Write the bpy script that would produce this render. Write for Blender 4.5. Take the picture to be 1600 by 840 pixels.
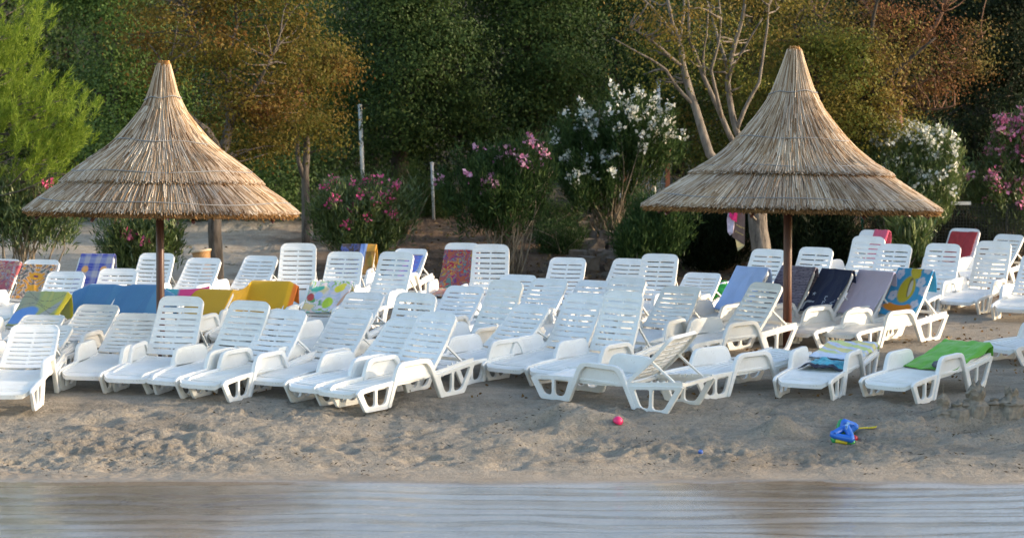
import bpy, bmesh, math, random
import numpy as np
from mathutils import Vector, Matrix, Euler

for o in list(bpy.data.objects):
    bpy.data.objects.remove(o, do_unlink=True)
scene = bpy.context.scene
COL = scene.collection
R = math.radians
rng = np.random.default_rng(7)
random.seed(7)

# ------------------------------------------------------------------ camera
CAM_Z = 2.42
FPX = 3400.0                      # focal length in pixels of a 1600 px wide picture
cam_d = bpy.data.cameras.new('camera')
cam_d.sensor_width = 36.0
cam_d.lens = FPX / 1600 * 36.0
cam_d.clip_end = 2000
cam_d.dof.use_dof = True
cam_d.dof.focus_distance = 25.0
cam_d.dof.aperture_fstop = 2.4
cam = bpy.data.objects.new('camera', cam_d)
COL.objects.link(cam)
cam.location = (0, 0, CAM_Z)
cam.rotation_euler = (R(90) - math.atan(144 / FPX), 0, 0)
scene.camera = cam

# ------------------------------------------------------------------ light
SUN_ELEV = 13.5
SUN_AZ = 91.0                     # clockwise from the view direction (+Y): from the right, a little towards the camera
sun_dir = Vector((math.sin(R(SUN_AZ)) * math.cos(R(SUN_ELEV)), math.cos(R(SUN_AZ)) * math.cos(R(SUN_ELEV)), math.sin(R(SUN_ELEV))))
world = bpy.data.worlds.new('World')
scene.world = world
world.use_nodes = True
wn = world.node_tree.nodes
sky = wn.new('ShaderNodeTexSky')
sky.sky_type = 'NISHITA'
sky.sun_disc = False
sky.sun_elevation = R(SUN_ELEV)
sky.sun_rotation = R(SUN_AZ)
sky.air_density = 1.0
sky.dust_density = 1.5
sky.ozone_density = 1.0
bg = wn['Background']
bg.inputs['Strength'].default_value = 0.15
world.node_tree.links.new(sky.outputs[0], bg.inputs['Color'])
sun_l = bpy.data.lights.new('sun', 'SUN')
sun_l.energy = 2.0
sun_l.angle = R(0.6)
sun_l.color = (1.0, 0.80, 0.58)
sun = bpy.data.objects.new('sun', sun_l)
COL.objects.link(sun)
sun.rotation_euler = sun_dir.to_track_quat('Z', 'Y').to_euler()
scene.view_settings.view_transform = 'Standard'
scene.view_settings.look = 'None'
scene.view_settings.gamma = 1.0
scene.view_settings.use_curve_mapping = False
scene.view_settings.exposure = 1.6
scene.cycles.max_bounces = 6
scene.cycles.transparent_max_bounces = 8
scene.cycles.caustics_reflective = False
scene.cycles.caustics_refractive = False

# ------------------------------------------------------------------ helpers
def tag(o, label=None, cat=None, group=None, kind=None):
    if label: o['label'] = label
    if cat: o['category'] = cat
    if group: o['group'] = group
    if kind: o['kind'] = kind
    return o

def empty(name, loc=(0, 0, 0), rot=None):
    o = bpy.data.objects.new(name, None)
    o.empty_display_size = 0.2
    COL.objects.link(o)
    o.location = loc
    if rot is not None: o.rotation_euler = rot
    return o

def link(name, me, m=None, parent=None, loc=None, rot=None):
    o = bpy.data.objects.new(name, me)
    COL.objects.link(o)
    if m is not None and not me.materials: me.materials.append(m)
    if parent is not None: o.parent = parent
    if loc is not None: o.location = loc
    if rot is not None: o.rotation_euler = rot
    return o

def np_mesh(name, V, F, smooth=False):
    """V (n,3); F (m,k) all faces with k corners"""
    V = np.asarray(V, np.float32); F = np.asarray(F, np.int32)
    me = bpy.data.meshes.new(name)
    n, k = F.shape
    me.vertices.add(len(V)); me.vertices.foreach_set('co', V.ravel())
    me.loops.add(n * k); me.loops.foreach_set('vertex_index', F.ravel())
    me.polygons.add(n)
    me.polygons.foreach_set('loop_start', np.arange(n, dtype=np.int32) * k)
    me.polygons.foreach_set('loop_total', np.full(n, k, np.int32))
    if smooth: me.polygons.foreach_set('use_smooth', np.ones(n, bool))
    me.update(calc_edges=True)
    return me

class MB:
    """collects shapes into one mesh"""
    def __init__(s): s.V = []; s.F = []
    def add(s, V, F):
        b = len(s.V); s.V += [tuple(v) for v in V]; s.F += [tuple(i + b for i in f) for f in F]; return s
    def box(s, c, d, M=None, taper=1.0):
        hx, hy, hz = d[0] / 2, d[1] / 2, d[2] / 2
        P = []
        for z in (-1, 1):
            t = taper if z > 0 else 1
            for x, y in ((-1, -1), (1, -1), (1, 1), (-1, 1)):
                P.append(Vector((x * hx * t, y * hy * t, z * hz)))
        if M is not None: P = [M @ p for p in P]
        P = [p + Vector(c) for p in P]
        return s.add(P, [(3, 2, 1, 0), (4, 5, 6, 7), (0, 1, 5, 4), (1, 2, 6, 5), (2, 3, 7, 6), (3, 0, 4, 7)])
    def tube(s, pts, rad, n=8, closed=False):
        pts = [Vector(p) for p in pts]
        if not hasattr(rad, '__len__'): rad = [rad] * len(pts)
        rings = []; N = len(pts)
        ref = None
        for i, p in enumerate(pts):
            if closed: t = pts[(i + 1) % N] - pts[i - 1]
            else: t = pts[min(i + 1, N - 1)] - pts[max(i - 1, 0)]
            if t.length < 1e-9: t = Vector((0, 0, 1))
            t.normalize()
            if ref is None:
                ref = Vector((1, 0, 0)) if abs(t.x) < .8 else Vector((0, 1, 0))
            u = (ref - t * ref.dot(t))
            if u.length < 1e-6: u = t.orthogonal()
            u.normalize(); ref = u; v = t.cross(u)
            rings.append([p + (u * math.cos(2 * math.pi * k / n) + v * math.sin(2 * math.pi * k / n)) * rad[i] for k in range(n)])
        V = [q for r in rings for q in r]; F = []
        for i in range(N if closed else N - 1):
            j = (i + 1) % N
            for k in range(n):
                k2 = (k + 1) % n
                F.append((i * n + k, i * n + k2, j * n + k2, j * n + k))
        if not closed:
            F.append(tuple(range(n - 1, -1, -1))); F.append(tuple((N - 1) * n + k for k in range(n)))
        return s.add(V, F)
    def lathe(s, prof, n=24, c=(0, 0, 0)):
        V = []; F = []
        for r, z in prof:
            for k in range(n):
                a = 2 * math.pi * k / n
                V.append((c[0] + r * math.cos(a), c[1] + r * math.sin(a), c[2] + z))
        for i in range(len(prof) - 1):
            for k in range(n):
                k2 = (k + 1) % n
                F.append((i * n + k, i * n + k2, (i + 1) * n + k2, (i + 1) * n + k))
        return s.add(V, F)
    def mesh(s, name, smooth=False):
        me = bpy.data.meshes.new(name)
        me.from_pydata(s.V, [], s.F); me.update()
        if smooth:
            me.polygons.foreach_set('use_smooth', np.ones(len(me.polygons), bool)); me.update()
        return me
    def build(s, name, m, parent=None, loc=None, rot=None, smooth=False):
        return link(name, s.mesh(name, smooth), m, parent, loc, rot)

def plate(name, outline, holes, half, bevel=.004):
    """flat plate with rounded holes in the (y,z) plane, thickness along x: 2D curve filled and extruded"""
    cu = bpy.data.curves.new(name, 'CURVE'); cu.dimensions = '2D'; cu.fill_mode = 'BOTH'
    cu.extrude = half - bevel; cu.bevel_depth = bevel; cu.bevel_resolution = 1
    for poly in [outline] + holes:
        sp = cu.splines.new('POLY'); sp.points.add(len(poly) - 1); sp.use_cyclic_u = True
        for i, (a, b) in enumerate(poly): sp.points[i].co = (a, b, 0, 1)
    ob = bpy.data.objects.new(name, cu); COL.objects.link(ob)
    dg = bpy.context.evaluated_depsgraph_get()
    me = bpy.data.meshes.new_from_object(ob.evaluated_get(dg))
    bpy.data.objects.remove(ob); bpy.data.curves.remove(cu)
    me.name = name
    me.transform(Matrix(((0, 0, 1, 0), (1, 0, 0, 0), (0, 1, 0, 0), (0, 0, 0, 1))))
    return me

def fillet(poly, r, n=5):
    """round the corners of a polygon; r may be a list"""
    out = []; N = len(poly)
    for i in range(N):
        p = Vector(poly[i]); a = Vector(poly[i - 1]); b = Vector(poly[(i + 1) % N])
        rr = r[i] if hasattr(r, '__len__') else r
        if rr <= 0: out.append(tuple(p)); continue
        d1 = min(rr, (a - p).length * .48); d2 = min(rr, (b - p).length * .48)
        p1 = p + (a - p).normalized() * d1; p2 = p + (b - p).normalized() * d2
        for k in range(n + 1):
            t = k / n
            out.append(tuple(p1 * (1 - t) ** 2 + p * 2 * t * (1 - t) + p2 * t * t))
    return out

def join_mesh(name, meshes):
    bm = bmesh.new()
    for me in meshes: bm.from_mesh(me)
    out = bpy.data.meshes.new(name); bm.to_mesh(out); bm.free()
    for me in meshes: bpy.data.meshes.remove(me)
    return out

# ---- noise
def _hash(ix, iy, seed):
    h = (ix.astype(np.int64) * 374761393 + iy.astype(np.int64) * 668265263 + seed * 974634777) & 0x7fffffff
    h = ((h ^ (h >> 13)) * 1274126177) & 0x7fffffff
    return ((h ^ (h >> 16)) & 0xffff) / 65535.0
def vnoise(x, y, seed=0):
    x = np.asarray(x, float); y = np.asarray(y, float)
    ix = np.floor(x); iy = np.floor(y); fx = x - ix; fy = y - iy
    fx = fx * fx * (3 - 2 * fx); fy = fy * fy * (3 - 2 * fy)
    a = _hash(ix, iy, seed); b = _hash(ix + 1, iy, seed); c = _hash(ix, iy + 1, seed); d = _hash(ix + 1, iy + 1, seed)
    return (a * (1 - fx) + b * fx) * (1 - fy) + (c * (1 - fx) + d * fx) * fy
def fbm(x, y, oct=4, seed=0, gain=.5):
    s = 0; a = 1; t = 0
    for i in range(oct):
        s = s + a * vnoise(x * 2 ** i, y * 2 ** i, seed + i * 17); t += a; a *= gain
    return s / t
def sstep(a, b, x):
    t = np.clip((x - a) / (b - a), 0, 1); return t * t * (3 - 2 * t)

# ---- materials
class NT:
    def __init__(s, name):
        s.m = bpy.data.materials.new(name); s.m.use_nodes = True
        s.n = s.m.node_tree.nodes; s.l = s.m.node_tree.links
        s.p = s.n['Principled BSDF']; s.out = s.n['Material Output']
    def new(s, t, **kw):
        nd = s.n.new(t)
        for k, v in kw.items(): setattr(nd, k, v)
        return nd
    def con(s, a, b): s.l.new(a, b)
    def set(s, nd, key, v):
        if hasattr(v, 'is_linked') or hasattr(v, 'links'): s.l.new(v, nd.inputs[key])
        else: nd.inputs[key].default_value = v
    def coord(s, kind='Object'): return s.new('ShaderNodeTexCoord').outputs[kind]
    def noise(s, scale, detail=4, vec=None, rough=.5, out='Fac'):
        t = s.new('ShaderNodeTexNoise'); t.inputs['Scale'].default_value = scale; t.inputs['Detail'].default_value = detail
        t.inputs['Roughness'].default_value = rough
        s.l.new(vec if vec is not None else s.coord(), t.inputs['Vector']); return t.outputs[out]
    def mapping(s, vec, scale=(1, 1, 1), rot=(0, 0, 0)):
        m = s.new('ShaderNodeMapping'); m.inputs['Scale'].default_value = scale; m.inputs['Rotation'].default_value = rot
        s.l.new(vec, m.inputs['Vector']); return m.outputs[0]
    def ramp(s, fac, stops):
        r = s.new('ShaderNodeValToRGB'); e = r.color_ramp.elements
        while len(e) < len(stops): e.new(.5)
        for el, (p, c) in zip(e, stops):
            el.position = p; el.color = (c[0], c[1], c[2], 1) if hasattr(c, '__len__') else (c, c, c, 1)
        s.l.new(fac, r.inputs[0]); return r.outputs[0]
    def mix(s, fac, a, b, mode='MIX'):
        m = s.new('ShaderNodeMix', data_type='RGBA', blend_type=mode)
        for idx, v in ((0, fac), (6, a), (7, b)):
            if hasattr(v, 'links'): s.l.new(v, m.inputs[idx])
            else: m.inputs[idx].default_value = (v if not hasattr(v, '__len__') else (v[0], v[1], v[2], 1))
        return m.outputs[2]
    def math(s, op, a, b=0.0, clamp=False):
        m = s.new('ShaderNodeMath', operation=op, use_clamp=clamp)
        for i, v in ((0, a), (1, b)):
            if hasattr(v, 'links'): s.l.new(v, m.inputs[i])
            else: m.inputs[i].default_value = v
        return m.outputs[0]
    def bump(s, h, strength=.3, dist=.01):
        b = s.new('ShaderNodeBump'); b.inputs['Strength'].default_value = strength; b.inputs['Distance'].default_value = dist
        s.l.new(h, b.inputs['Height']); s.l.new(b.outputs[0], s.p.inputs['Normal']); return b.outputs[0]
    def base(s, c, rough=.6, spec=.5):
        s.set(s.p, 'Base Color', c if hasattr(c, 'links') else (c[0], c[1], c[2], 1))
        s.set(s.p, 'Roughness', rough); s.p.inputs['Specular IOR Level'].default_value = spec
        return s.m

def leaf_mat(name, cols, rough=.5, trans=.4, patch=None, patch_scale=.9, spec=.10, lim=(.42, .6)):
    """leaf colours picked per leaf, with larger patches of another hue; a share of the light passes through"""
    t = NT(name)
    g = t.new('ShaderNodeNewGeometry')
    c = t.ramp(g.outputs['Random Per Island'], [(i / max(1, len(cols) - 1), col) for i, col in enumerate(cols)])
    if patch:
        f = t.ramp(t.noise(patch_scale, 3), [(lim[0], 0.), (lim[1], 1.)])
        c2 = t.ramp(g.outputs['Random Per Island'], [(i / max(1, len(patch) - 1), col) for i, col in enumerate(patch)])
        c = t.mix(f, c, c2)
    t.base(c, rough, spec)
    tr = t.new('ShaderNodeBsdfTranslucent'); t.con(c, tr.inputs['Color'])
    mx = t.new('ShaderNodeMixShader'); mx.inputs[0].default_value = trans
    t.con(t.p.outputs[0], mx.inputs[1]); t.con(tr.outputs[0], mx.inputs[2]); t.con(mx.outputs[0], t.out.inputs['Surface'])
    return t.m

def plain(name, c, rough=.5, spec=.5, var=.12, scale=6, bump=0):
    t = NT(name)
    n = t.noise(scale, 5)
    lo = tuple(v * (1 - var) for v in c); hi = tuple(min(1, v * (1 + var)) for v in c)
    t.base(t.ramp(n, [(.3, lo), (.7, hi)]), rough, spec)
    if bump: t.bump(t.noise(scale * 12, 4), .4, bump)
    return t.m

M = {}
# white moulded plastic, slightly dusty
t = NT('white_plastic')
dust = t.ramp(t.noise(2.2, 6, t.coord('Object'), .65), [(.45, 0.), (.8, 1.)])
spk = t.ramp(t.noise(55, 3), [(.66, 0.), (.72, 1.)])
c = t.mix(dust, (.83, .83, .82), (.70, .68, .63))
oi = t.new('ShaderNodeObjectInfo')
c = t.mix(t.math('MULTIPLY', oi.outputs['Random'], .55), c, t.mix(1.0, c, (.95, .93, .86), 'MULTIPLY'))
c = t.mix(t.math('MULTIPLY', spk, .5), c, (.42, .38, .32))
t.base(c, .38, .45); t.p.inputs['Subsurface Weight'].default_value = 0.0
t.bump(t.noise(180, 2), .08, .002)
M['plastic'] = t.m
def bark_mat(name, a, b, stretch=(9, 9, 2.0)):
    t = NT(name)
    v = t.mapping(t.coord(), stretch)
    n = t.noise(1.6, 8, v, .65)
    t.base(t.ramp(n, [(.3, a), (.52, b), (.75, tuple(x * 1.5 for x in b))]), .9, .2)
    t.bump(n, .9, .03)
    return t.m
M['bark'] = bark_mat('grey_bark', (.035, .028, .023), (.125, .105, .088))
M['pale_bark'] = bark_mat('pale_bark', (.055, .045, .037), (.175, .148, .122))
M['bark_dark'] = bark_mat('dark_bark', (.02, .016, .012), (.07, .055, .042))
M['stem'] = bark_mat('oleander_stem', (.09, .07, .05), (.26, .21, .15))
M['twig'] = bark_mat('reddish_twig', (.09, .045, .03), (.19, .11, .075))
# pole of stained timber
t = NT('red_brown_timber')
n = t.noise(2.0, 7, t.mapping(t.coord(), (14, 14, .8)), .6)
t.base(t.ramp(n, [(.3, (.035, .012, .008)), (.6, (.11, .035, .02)), (.8, (.17, .06, .035))]), .42, .5); t.bump(n, .4, .008)
M['pole'] = t.m
# straw, a colour for each stalk
t = NT('straw')
g = t.new('ShaderNodeNewGeometry')
c = t.ramp(g.outputs['Random Per Island'], [(0, (.10, .05, .022)), (.12, (.27, .165, .08)), (.30, (.37, .255, .155)), (.6, (.49, .375, .265)), (.85, (.61, .51, .40)), (1, (.74, .66, .56))])
pt = t.ramp(t.noise(1.3, 4, t.mapping(t.coord(), (1, 1, .6))), [(.35, (.80, .76, .74)), (.65, (1.1, 1.04, .94))])
t.base(t.mix(1.0, c, pt, 'MULTIPLY'), .62, .3)
M['straw'] = t.m
t = NT('straw_bed')
v = t.noise(9, 6)
t.base(t.ramp(v, [(.3, (.10, .055, .025)), (.7, (.28, .17, .08))]), .9, .1); t.bump(v, .8, .03)
M['straw_bed'] = t.m
t = NT('straw_end')
g = t.new('ShaderNodeNewGeometry')
t.base(t.ramp(g.outputs['Random Per Island'], [(0, (.10, .04, .012)), (.4, (.32, .155, .05)), (.8, (.50, .27, .10)), (1, (.60, .38, .18))]), .8, .2)
M['straw_end'] = t.m
M['wire'] = plain('wire', (.22, .215, .21), .5)
M['galv'] = plain('galvanised_post', (.42, .42, .42), .45, var=.2)
M['white_post'] = plain('white_post', (.72, .70, .66), .5, var=.15)
M['orange_post'] = plain('rusty_orange_paint', (.42, .13, .05), .6, var=.3)
M['green_post'] = plain('green_post', (.01, .22, .12), .4)
M['net'] = plain('dark_net', (.018, .024, .02), .7)
M['wicker'] = plain('wicker', (.42, .22, .08), .7, scale=60, var=.4, bump=.004)
M['wicker_rim'] = plain('pale_wicker_rim', (.58, .46, .32), .7, scale=60)
t = NT('rough_stone')
n = t.noise(5, 9, None, .65)
t.base(t.ramp(n, [(.3, (.075, .055, .042)), (.55, (.17, .135, .105)), (.8, (.27, .23, .19))]), .95, .2); t.bump(n, 1.0, .05)
M['stone'] = t.m
M['flower_pink'] = leaf_mat('pink_petals', [(.55, .05, .18), (.72, .12, .30), (.80, .26, .42)], .6, .3)
M['flower_pale'] = leaf_mat('pale_pink_petals', [(.52, .16, .33), (.66, .30, .47), (.75, .48, .60)], .6, .3)
M['flower_mid'] = leaf_mat('mid_pink_petals', [(.62, .14, .30), (.72, .26, .42), (.78, .42, .54)], .6, .3)
M['damp_sand'] = plain('damp_sand', (.25, .215, .17), .95, .1, .25, 18, .02)
M['flower_white'] = leaf_mat('white_petals', [(.70, .70, .62), (.82, .82, .78)], .6, .3)
M['ole'] = leaf_mat('oleander_leaves', [(0.043, 0.072, 0.019), (0.072, 0.119, 0.030), (0.111, 0.157, 0.047), (0.170, 0.204, 0.072)], .42, .25, spec=.5)
M['ole_dark'] = leaf_mat('dark_oleander_leaves', [(0.023, 0.046, 0.014), (0.042, 0.078, 0.023), (0.073, 0.120, 0.037)], .45, .2)
M['pine'] = leaf_mat('pine_needles', [(0.090, 0.153, 0.013), (0.153, 0.234, 0.025), (0.225, 0.306, 0.041), (0.306, 0.378, 0.072)], .55, .35)
M['autumn'] = leaf_mat('turning_leaves', [(0.081, 0.085, 0.016), (0.125, 0.116, 0.020), (0.152, 0.107, 0.022)], .55, .35,
                       patch=[(0.116, 0.049, 0.014), (0.170, 0.081, 0.020), (0.170, 0.121, 0.027)], patch_scale=.8, lim=(.47, .64))
M['golden'] = leaf_mat('olive_gold_leaves', [(0.069, 0.090, 0.017), (0.106, 0.128, 0.021), (0.170, 0.154, 0.031)], .55, .35,
                       patch=[(0.170, 0.117, 0.026), (0.224, 0.149, 0.031), (0.128, 0.080, 0.021)], patch_scale=.7)
M['redbrown'] = leaf_mat('dry_red_leaves', [(0.102, 0.041, 0.019), (0.173, 0.071, 0.029), (0.224, 0.102, 0.041)], .65, .25,
                         patch=[(0.102, 0.102, 0.025), (0.143, 0.122, 0.031)], patch_scale=.6)
M['dkgreen'] = leaf_mat('dark_evergreen_leaves', [(0.024, 0.045, 0.013), (0.039, 0.068, 0.019), (0.056, 0.091, 0.025)], .5, .25,
                        patch=[(0.049, 0.078, 0.019), (0.073, 0.107, 0.027)], patch_scale=.42)
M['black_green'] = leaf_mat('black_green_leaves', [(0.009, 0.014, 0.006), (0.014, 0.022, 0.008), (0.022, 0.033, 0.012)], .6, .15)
M['midgreen'] = leaf_mat('mid_green_leaves', [(0.049, 0.094, 0.020), (0.083, 0.139, 0.029), (0.116, 0.177, 0.044)], .5, .3,
                         patch=[(0.066, 0.111, 0.028), (0.111, 0.155, 0.055)], patch_scale=.6)

# ------------------------------------------------------------------ ground
def gbase(x, y):
    x = np.asarray(x, float); y = np.asarray(y, float)
    z = np.interp(y, [-60, 5, 13.5, 20.19, 23.58, 36, 39, 46, 52, 70, 100, 160, 400],
                  [-6, -2.6, -1.2, -.407, 0, .559, .70, 1.70, 1.95, 2.7, 11, 22, 26])
    return z
WATER = -.432
def heap(x, y, cx, cy, rx, ry, h, p=1.0):
    d = ((x - cx) / rx) ** 2 + ((y - cy) / ry) ** 2
    return h * np.exp(-d ** p)
def ground(x, y):
    x = np.asarray(x, float); y = np.asarray(y, float)
    z = gbase(x, y)
    near = sstep(20.0, 21.3, y) * (1 - sstep(23.0, 24.0, y))
    rowz = sstep(23.0, 24.0, y) * (1 - sstep(36, 38, y))
    bank = sstep(36, 38.5, y) * (1 - sstep(60, 80, y))
    amp = .010 * sstep(20.3, 20.9, y) + .002 + .11 * near + .018 * rowz + .10 * bank
    lump = fbm(x * 1.4, y * 1.4, 3, 3) - .5
    fine = fbm(x * 5.5, y * 5.0, 5, 11, .68) - .5
    ridge = 1 - 2 * np.abs(fbm(x * 2.3 + 3, y * 3.3, 4, 29) - .5)
    rough = sstep(.42, .62, fbm(x * .55 + 4, y * 1.3, 3, 63))
    grit = 1 - 2 * np.abs(fbm(x * 7.5, y * 7.5, 4, 71, .62) - .5)
    z = z + amp * (lump * .9 + fine * .75 * (.55 + .7 * rough)) + near * .035 * (ridge - .75) + near * rough * .045 * (grit - .8)
    pock = np.clip(fbm(x * 3.1, y * 4.2, 2, 41) - .62, 0, 1)
    z = z - near * pock * .18 - rowz * pock * .08
    # dug heaps and hollows in the right part of the shore, footprints
    y = y + .55
    z += heap(x, y, .55, 23.0, .36, .17, .20, .8) + heap(x, y, .95, 22.72, .6, .2, .15, .8) - heap(x, y, .15, 22.7, .25, .14, .05)
    z += heap(x, y, 2.72, 22.55, .26, .17, .19, .9) + heap(x, y, 3.9, 22.8, .5, .25, .06) + heap(x, y, 2.3, 23.3, .5, .2, .06)
    z += heap(x, y, -3.1, 22.3, .24, .14, .12, .8) + heap(x, y, -4.4, 22.6, .4, .2, .05) + heap(x, y, -2.1, 22.75, .5, .2, .05) - heap(x, y, -2.08, 22.0, .09, .07, .06)
    shore_w = sstep(18.6, 19.8, y - .55) * (1 - sstep(20.9, 21.6, y - .55))
    z += shore_w * .045 * (fbm(x * .45 + 2, y * .6, 3, 19) - .5)
    z -= heap(x, y, 4.85, 22.86, .42, .17, .36, 1.2)
    z += heap(x, y, 5.10, 23.30, .75, .17, .13, 1.0)
    z += heap(x, y, 5.45, 22.55, .6, .16, .08) + heap(x, y, 4.25, 22.9, .3, .15, .05)
    return z
def gz(x, y): return float(ground(np.array([x]), np.array([y]))[0])

def grid_axis(parts):
    return np.unique(np.concatenate([np.arange(a, b, s) for a, b, s in parts]))
xs = grid_axis([(-300, -40, 20), (-40, -10, 1.0), (-10, -6.6, .15), (-6.6, 6.7, .024), (6.7, 10, .15), (10, 40, 1.0), (40, 301, 20)])
ys = grid_axis([(-60, 16, 4), (16, 19.9, .25), (19.9, 24.2, .019), (24.2, 38, .06), (38, 50, .12), (50, 80, 1.0), (80, 401, 16)])
X, Y = np.meshgrid(xs, ys)
Z = ground(X, Y)
V = np.stack([X.ravel(), Y.ravel(), Z.ravel()], 1)
ny, nx = X.shape
idx = np.arange(nx * ny).reshape(ny, nx)
F = np.stack([idx[:-1, :-1].ravel(), idx[:-1, 1:].ravel(), idx[1:, 1:].ravel(), idx[1:, :-1].ravel()], 1)
t = NT('sand')
co = t.coord()
sep = t.new('ShaderNodeSeparateXYZ'); t.con(co, sep.inputs[0])
n1 = t.noise(1.1, 6, co, .6); n2 = t.noise(38, 5, co, .7); n3 = t.noise(7, 5, t.mapping(co, (.5, 1.4, 1)), .6)
c = t.ramp(n3, [(.28, (.235, .198, .15)), (.5, (.34, .292, .228)), (.75, (.41, .362, .295))])
c = t.mix(.45, c, t.ramp(n2, [(.3, (.165, .137, .104)), (.5, (.34, .292, .23)), (.72, (.48, .425, .345))]))
# darker specks of dry weed and leaf crumbs
spk = t.ramp(t.noise(85, 3, t.mapping(co, (.5, 1, 1))), [(.63, 0.), (.68, 1.)])
c = t.mix(t.math('MULTIPLY', spk, .7), c, (.075, .06, .04))
# churned darker damp sand in patches
dp = t.ramp(t.noise(.9, 7, t.mapping(co, (.7, 1.5, 1)), .68), [(.50, 0.), (.62, 1.)])
c = t.mix(t.math('MULTIPLY', dp, .42), c, t.mix(1.0, c, (.50, .48, .46), 'MULTIPLY'))
# brown earth of the bank in the middle and to the right
ex = t.math('ADD', sep.outputs['X'], t.math('MULTIPLY', n1, 5.0))
ef = t.math('MULTIPLY', t.ramp(t.math('DIVIDE', t.math('ADD', ex, 3.2), 3.0, True), [(.2, 0.), (.9, 1.)]),
            t.ramp(t.math('DIVIDE', t.math('SUBTRACT', t.math('ADD', sep.outputs['Y'], t.math('MULTIPLY', n1, 4.0)), 33.5), 5.0, True), [(.1, 0.), (.8, 1.)]))
earth = t.ramp(t.noise(3.2, 8, co, .7), [(.3, (.05, .033, .022)), (.5, (.13, .08, .048)), (.62, (.17, .115, .075)), (.75, (.24, .19, .14))])
c = t.mix(ef, c, earth)
# soil and leaf mould beyond the bank
far = t.ramp(t.math('DIVIDE', t.math('SUBTRACT', sep.outputs['Y'], 46.5), 5.0, True), [(.2, 0.), (.9, 1.)])
c = t.mix(far, c, t.ramp(n1, [(.3, (.03, .025, .013)), (.7, (.075, .06, .03))]))
# pale dry sand bank on the left
bk = t.math('MULTIPLY', t.ramp(t.math('DIVIDE', t.math('SUBTRACT', sep.outputs['Y'], 35.0), 3.0, True), [(.2, 0.), (.9, 1.)]), t.math('SUBTRACT', 1.0, ef))
c = t.mix(t.math('MULTIPLY', bk, t.math('SUBTRACT', 1.0, far)), c, t.mix(1.0, c, (1.35, 1.36, 1.38), 'MULTIPLY'))
# wet margin
wet = t.ramp(t.math('DIVIDE', t.math('ADD', t.math('ADD', sep.outputs['Z'], .442), t.math('MULTIPLY', t.math('SUBTRACT', n1, .5), .06)), .16, True), [(.15, 1.), (.75, 0.)])
c = t.mix(wet, c, t.mix(1.0, c, (.80, .74, .68), 'MULTIPLY'))
t.base(c, .9, .3)
t.con(t.math('ADD', .25, t.math('MULTIPLY', wet, .6)), t.p.inputs['Specular IOR Level'])
t.con(t.math('SUBTRACT', .92, t.math('MULTIPLY', t.ramp(t.math('DIVIDE', t.math('ADD', t.math('ADD', sep.outputs['Z'], .440), t.math('MULTIPLY', t.math('SUBTRACT', n1, .5), .03)), .05, True), [(.35, 1.), (.8, 0.)]), .80)), t.p.inputs['Roughness'])
hb = t.math('ADD', t.math('MULTIPLY', t.noise(22, 6, co, .7), 1.0), t.math('MULTIPLY', n2, .35))
t.bump(t.math('MULTIPLY', hb, t.math('SUBTRACT', 1.0, wet)), .9, .055)
M['sand'] = t.m
sand = link('sand', np_mesh('sand', V, F, True), M['sand'])
tag(sand, kind='structure')

# ------------------------------------------------------------------ water
wx = grid_axis([(-120, -8, 4), (-8, 8, .08), (8, 121, 4)])
wy = grid_axis([(-60, 15, 3), (15, 21.1, .022)])
X, Y = np.meshgrid(wx, wy)
amp = sstep(14, 17, Y) * (1 - .75 * sstep(19.0, 20.3, Y))
warp = (fbm(X * .35, Y * .5, 3, 5) - .5) * 2.2
Zw = WATER + amp * (.0085 * np.sin((Y * 1.0 + warp * .5) * 14.5 + np.sin(X * .3) * .8)
                    + .0042 * np.sin((Y + warp * .8) * 24 + X * .35) + .012 * (fbm(X * .8, Y * 5.0, 3, 77) - .5))
idx = np.arange(X.size).reshape(X.shape)
F = np.stack([idx[:-1, :-1].ravel(), idx[:-1, 1:].ravel(), idx[1:, 1:].ravel(), idx[1:, :-1].ravel()], 1)
t = NT('water')
nb = t.math('ADD', t.noise(1.0, 5, t.mapping(t.coord(), (1.6, 17, 1)), .6), t.math('MULTIPLY', t.noise(1.0, 3, t.mapping(t.coord(), (9, 42, 1)), .6), .35))
b = t.new('ShaderNodeBump'); b.inputs['Strength'].default_value = .35; b.inputs['Distance'].default_value = .02; t.con(nb, b.inputs['Height'])
fr = t.new('ShaderNodeFresnel'); fr.inputs['IOR'].default_value = 1.5; t.con(b.outputs[0], fr.inputs['Normal'])
tp = t.new('ShaderNodeBsdfTransparent'); tp.inputs['Color'].default_value = (.97, .975, .965, 1)
gl = t.new('ShaderNodeBsdfGlossy'); gl.inputs['Roughness'].default_value = .03; t.con(b.outputs[0], gl.inputs['Normal'])
geo = t.new('ShaderNodeNewGeometry')   # light coming up from the bottom passes out freely
ff = t.math('MULTIPLY', fr.outputs[0], t.math('SUBTRACT', 1.0, geo.outputs['Backfacing']))
mx = t.new('ShaderNodeMixShader'); t.con(ff, mx.inputs[0]); t.con(tp.outputs[0], mx.inputs[1]); t.con(gl.outputs[0], mx.inputs[2])
t.con(mx.outputs[0], t.out.inputs['Surface'])
water = link('sea_water', np_mesh('sea_water', np.stack([X.ravel(), Y.ravel(), Zw.ravel()], 1), F, True), t.m)
tag(water, kind='structure')

# ------------------------------------------------------------------ sun loungers
SH = 1.24                         # hinge line, metres from the foot end
HZ = .315                         # hinge height
BL = .735                         # backrest length

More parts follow.
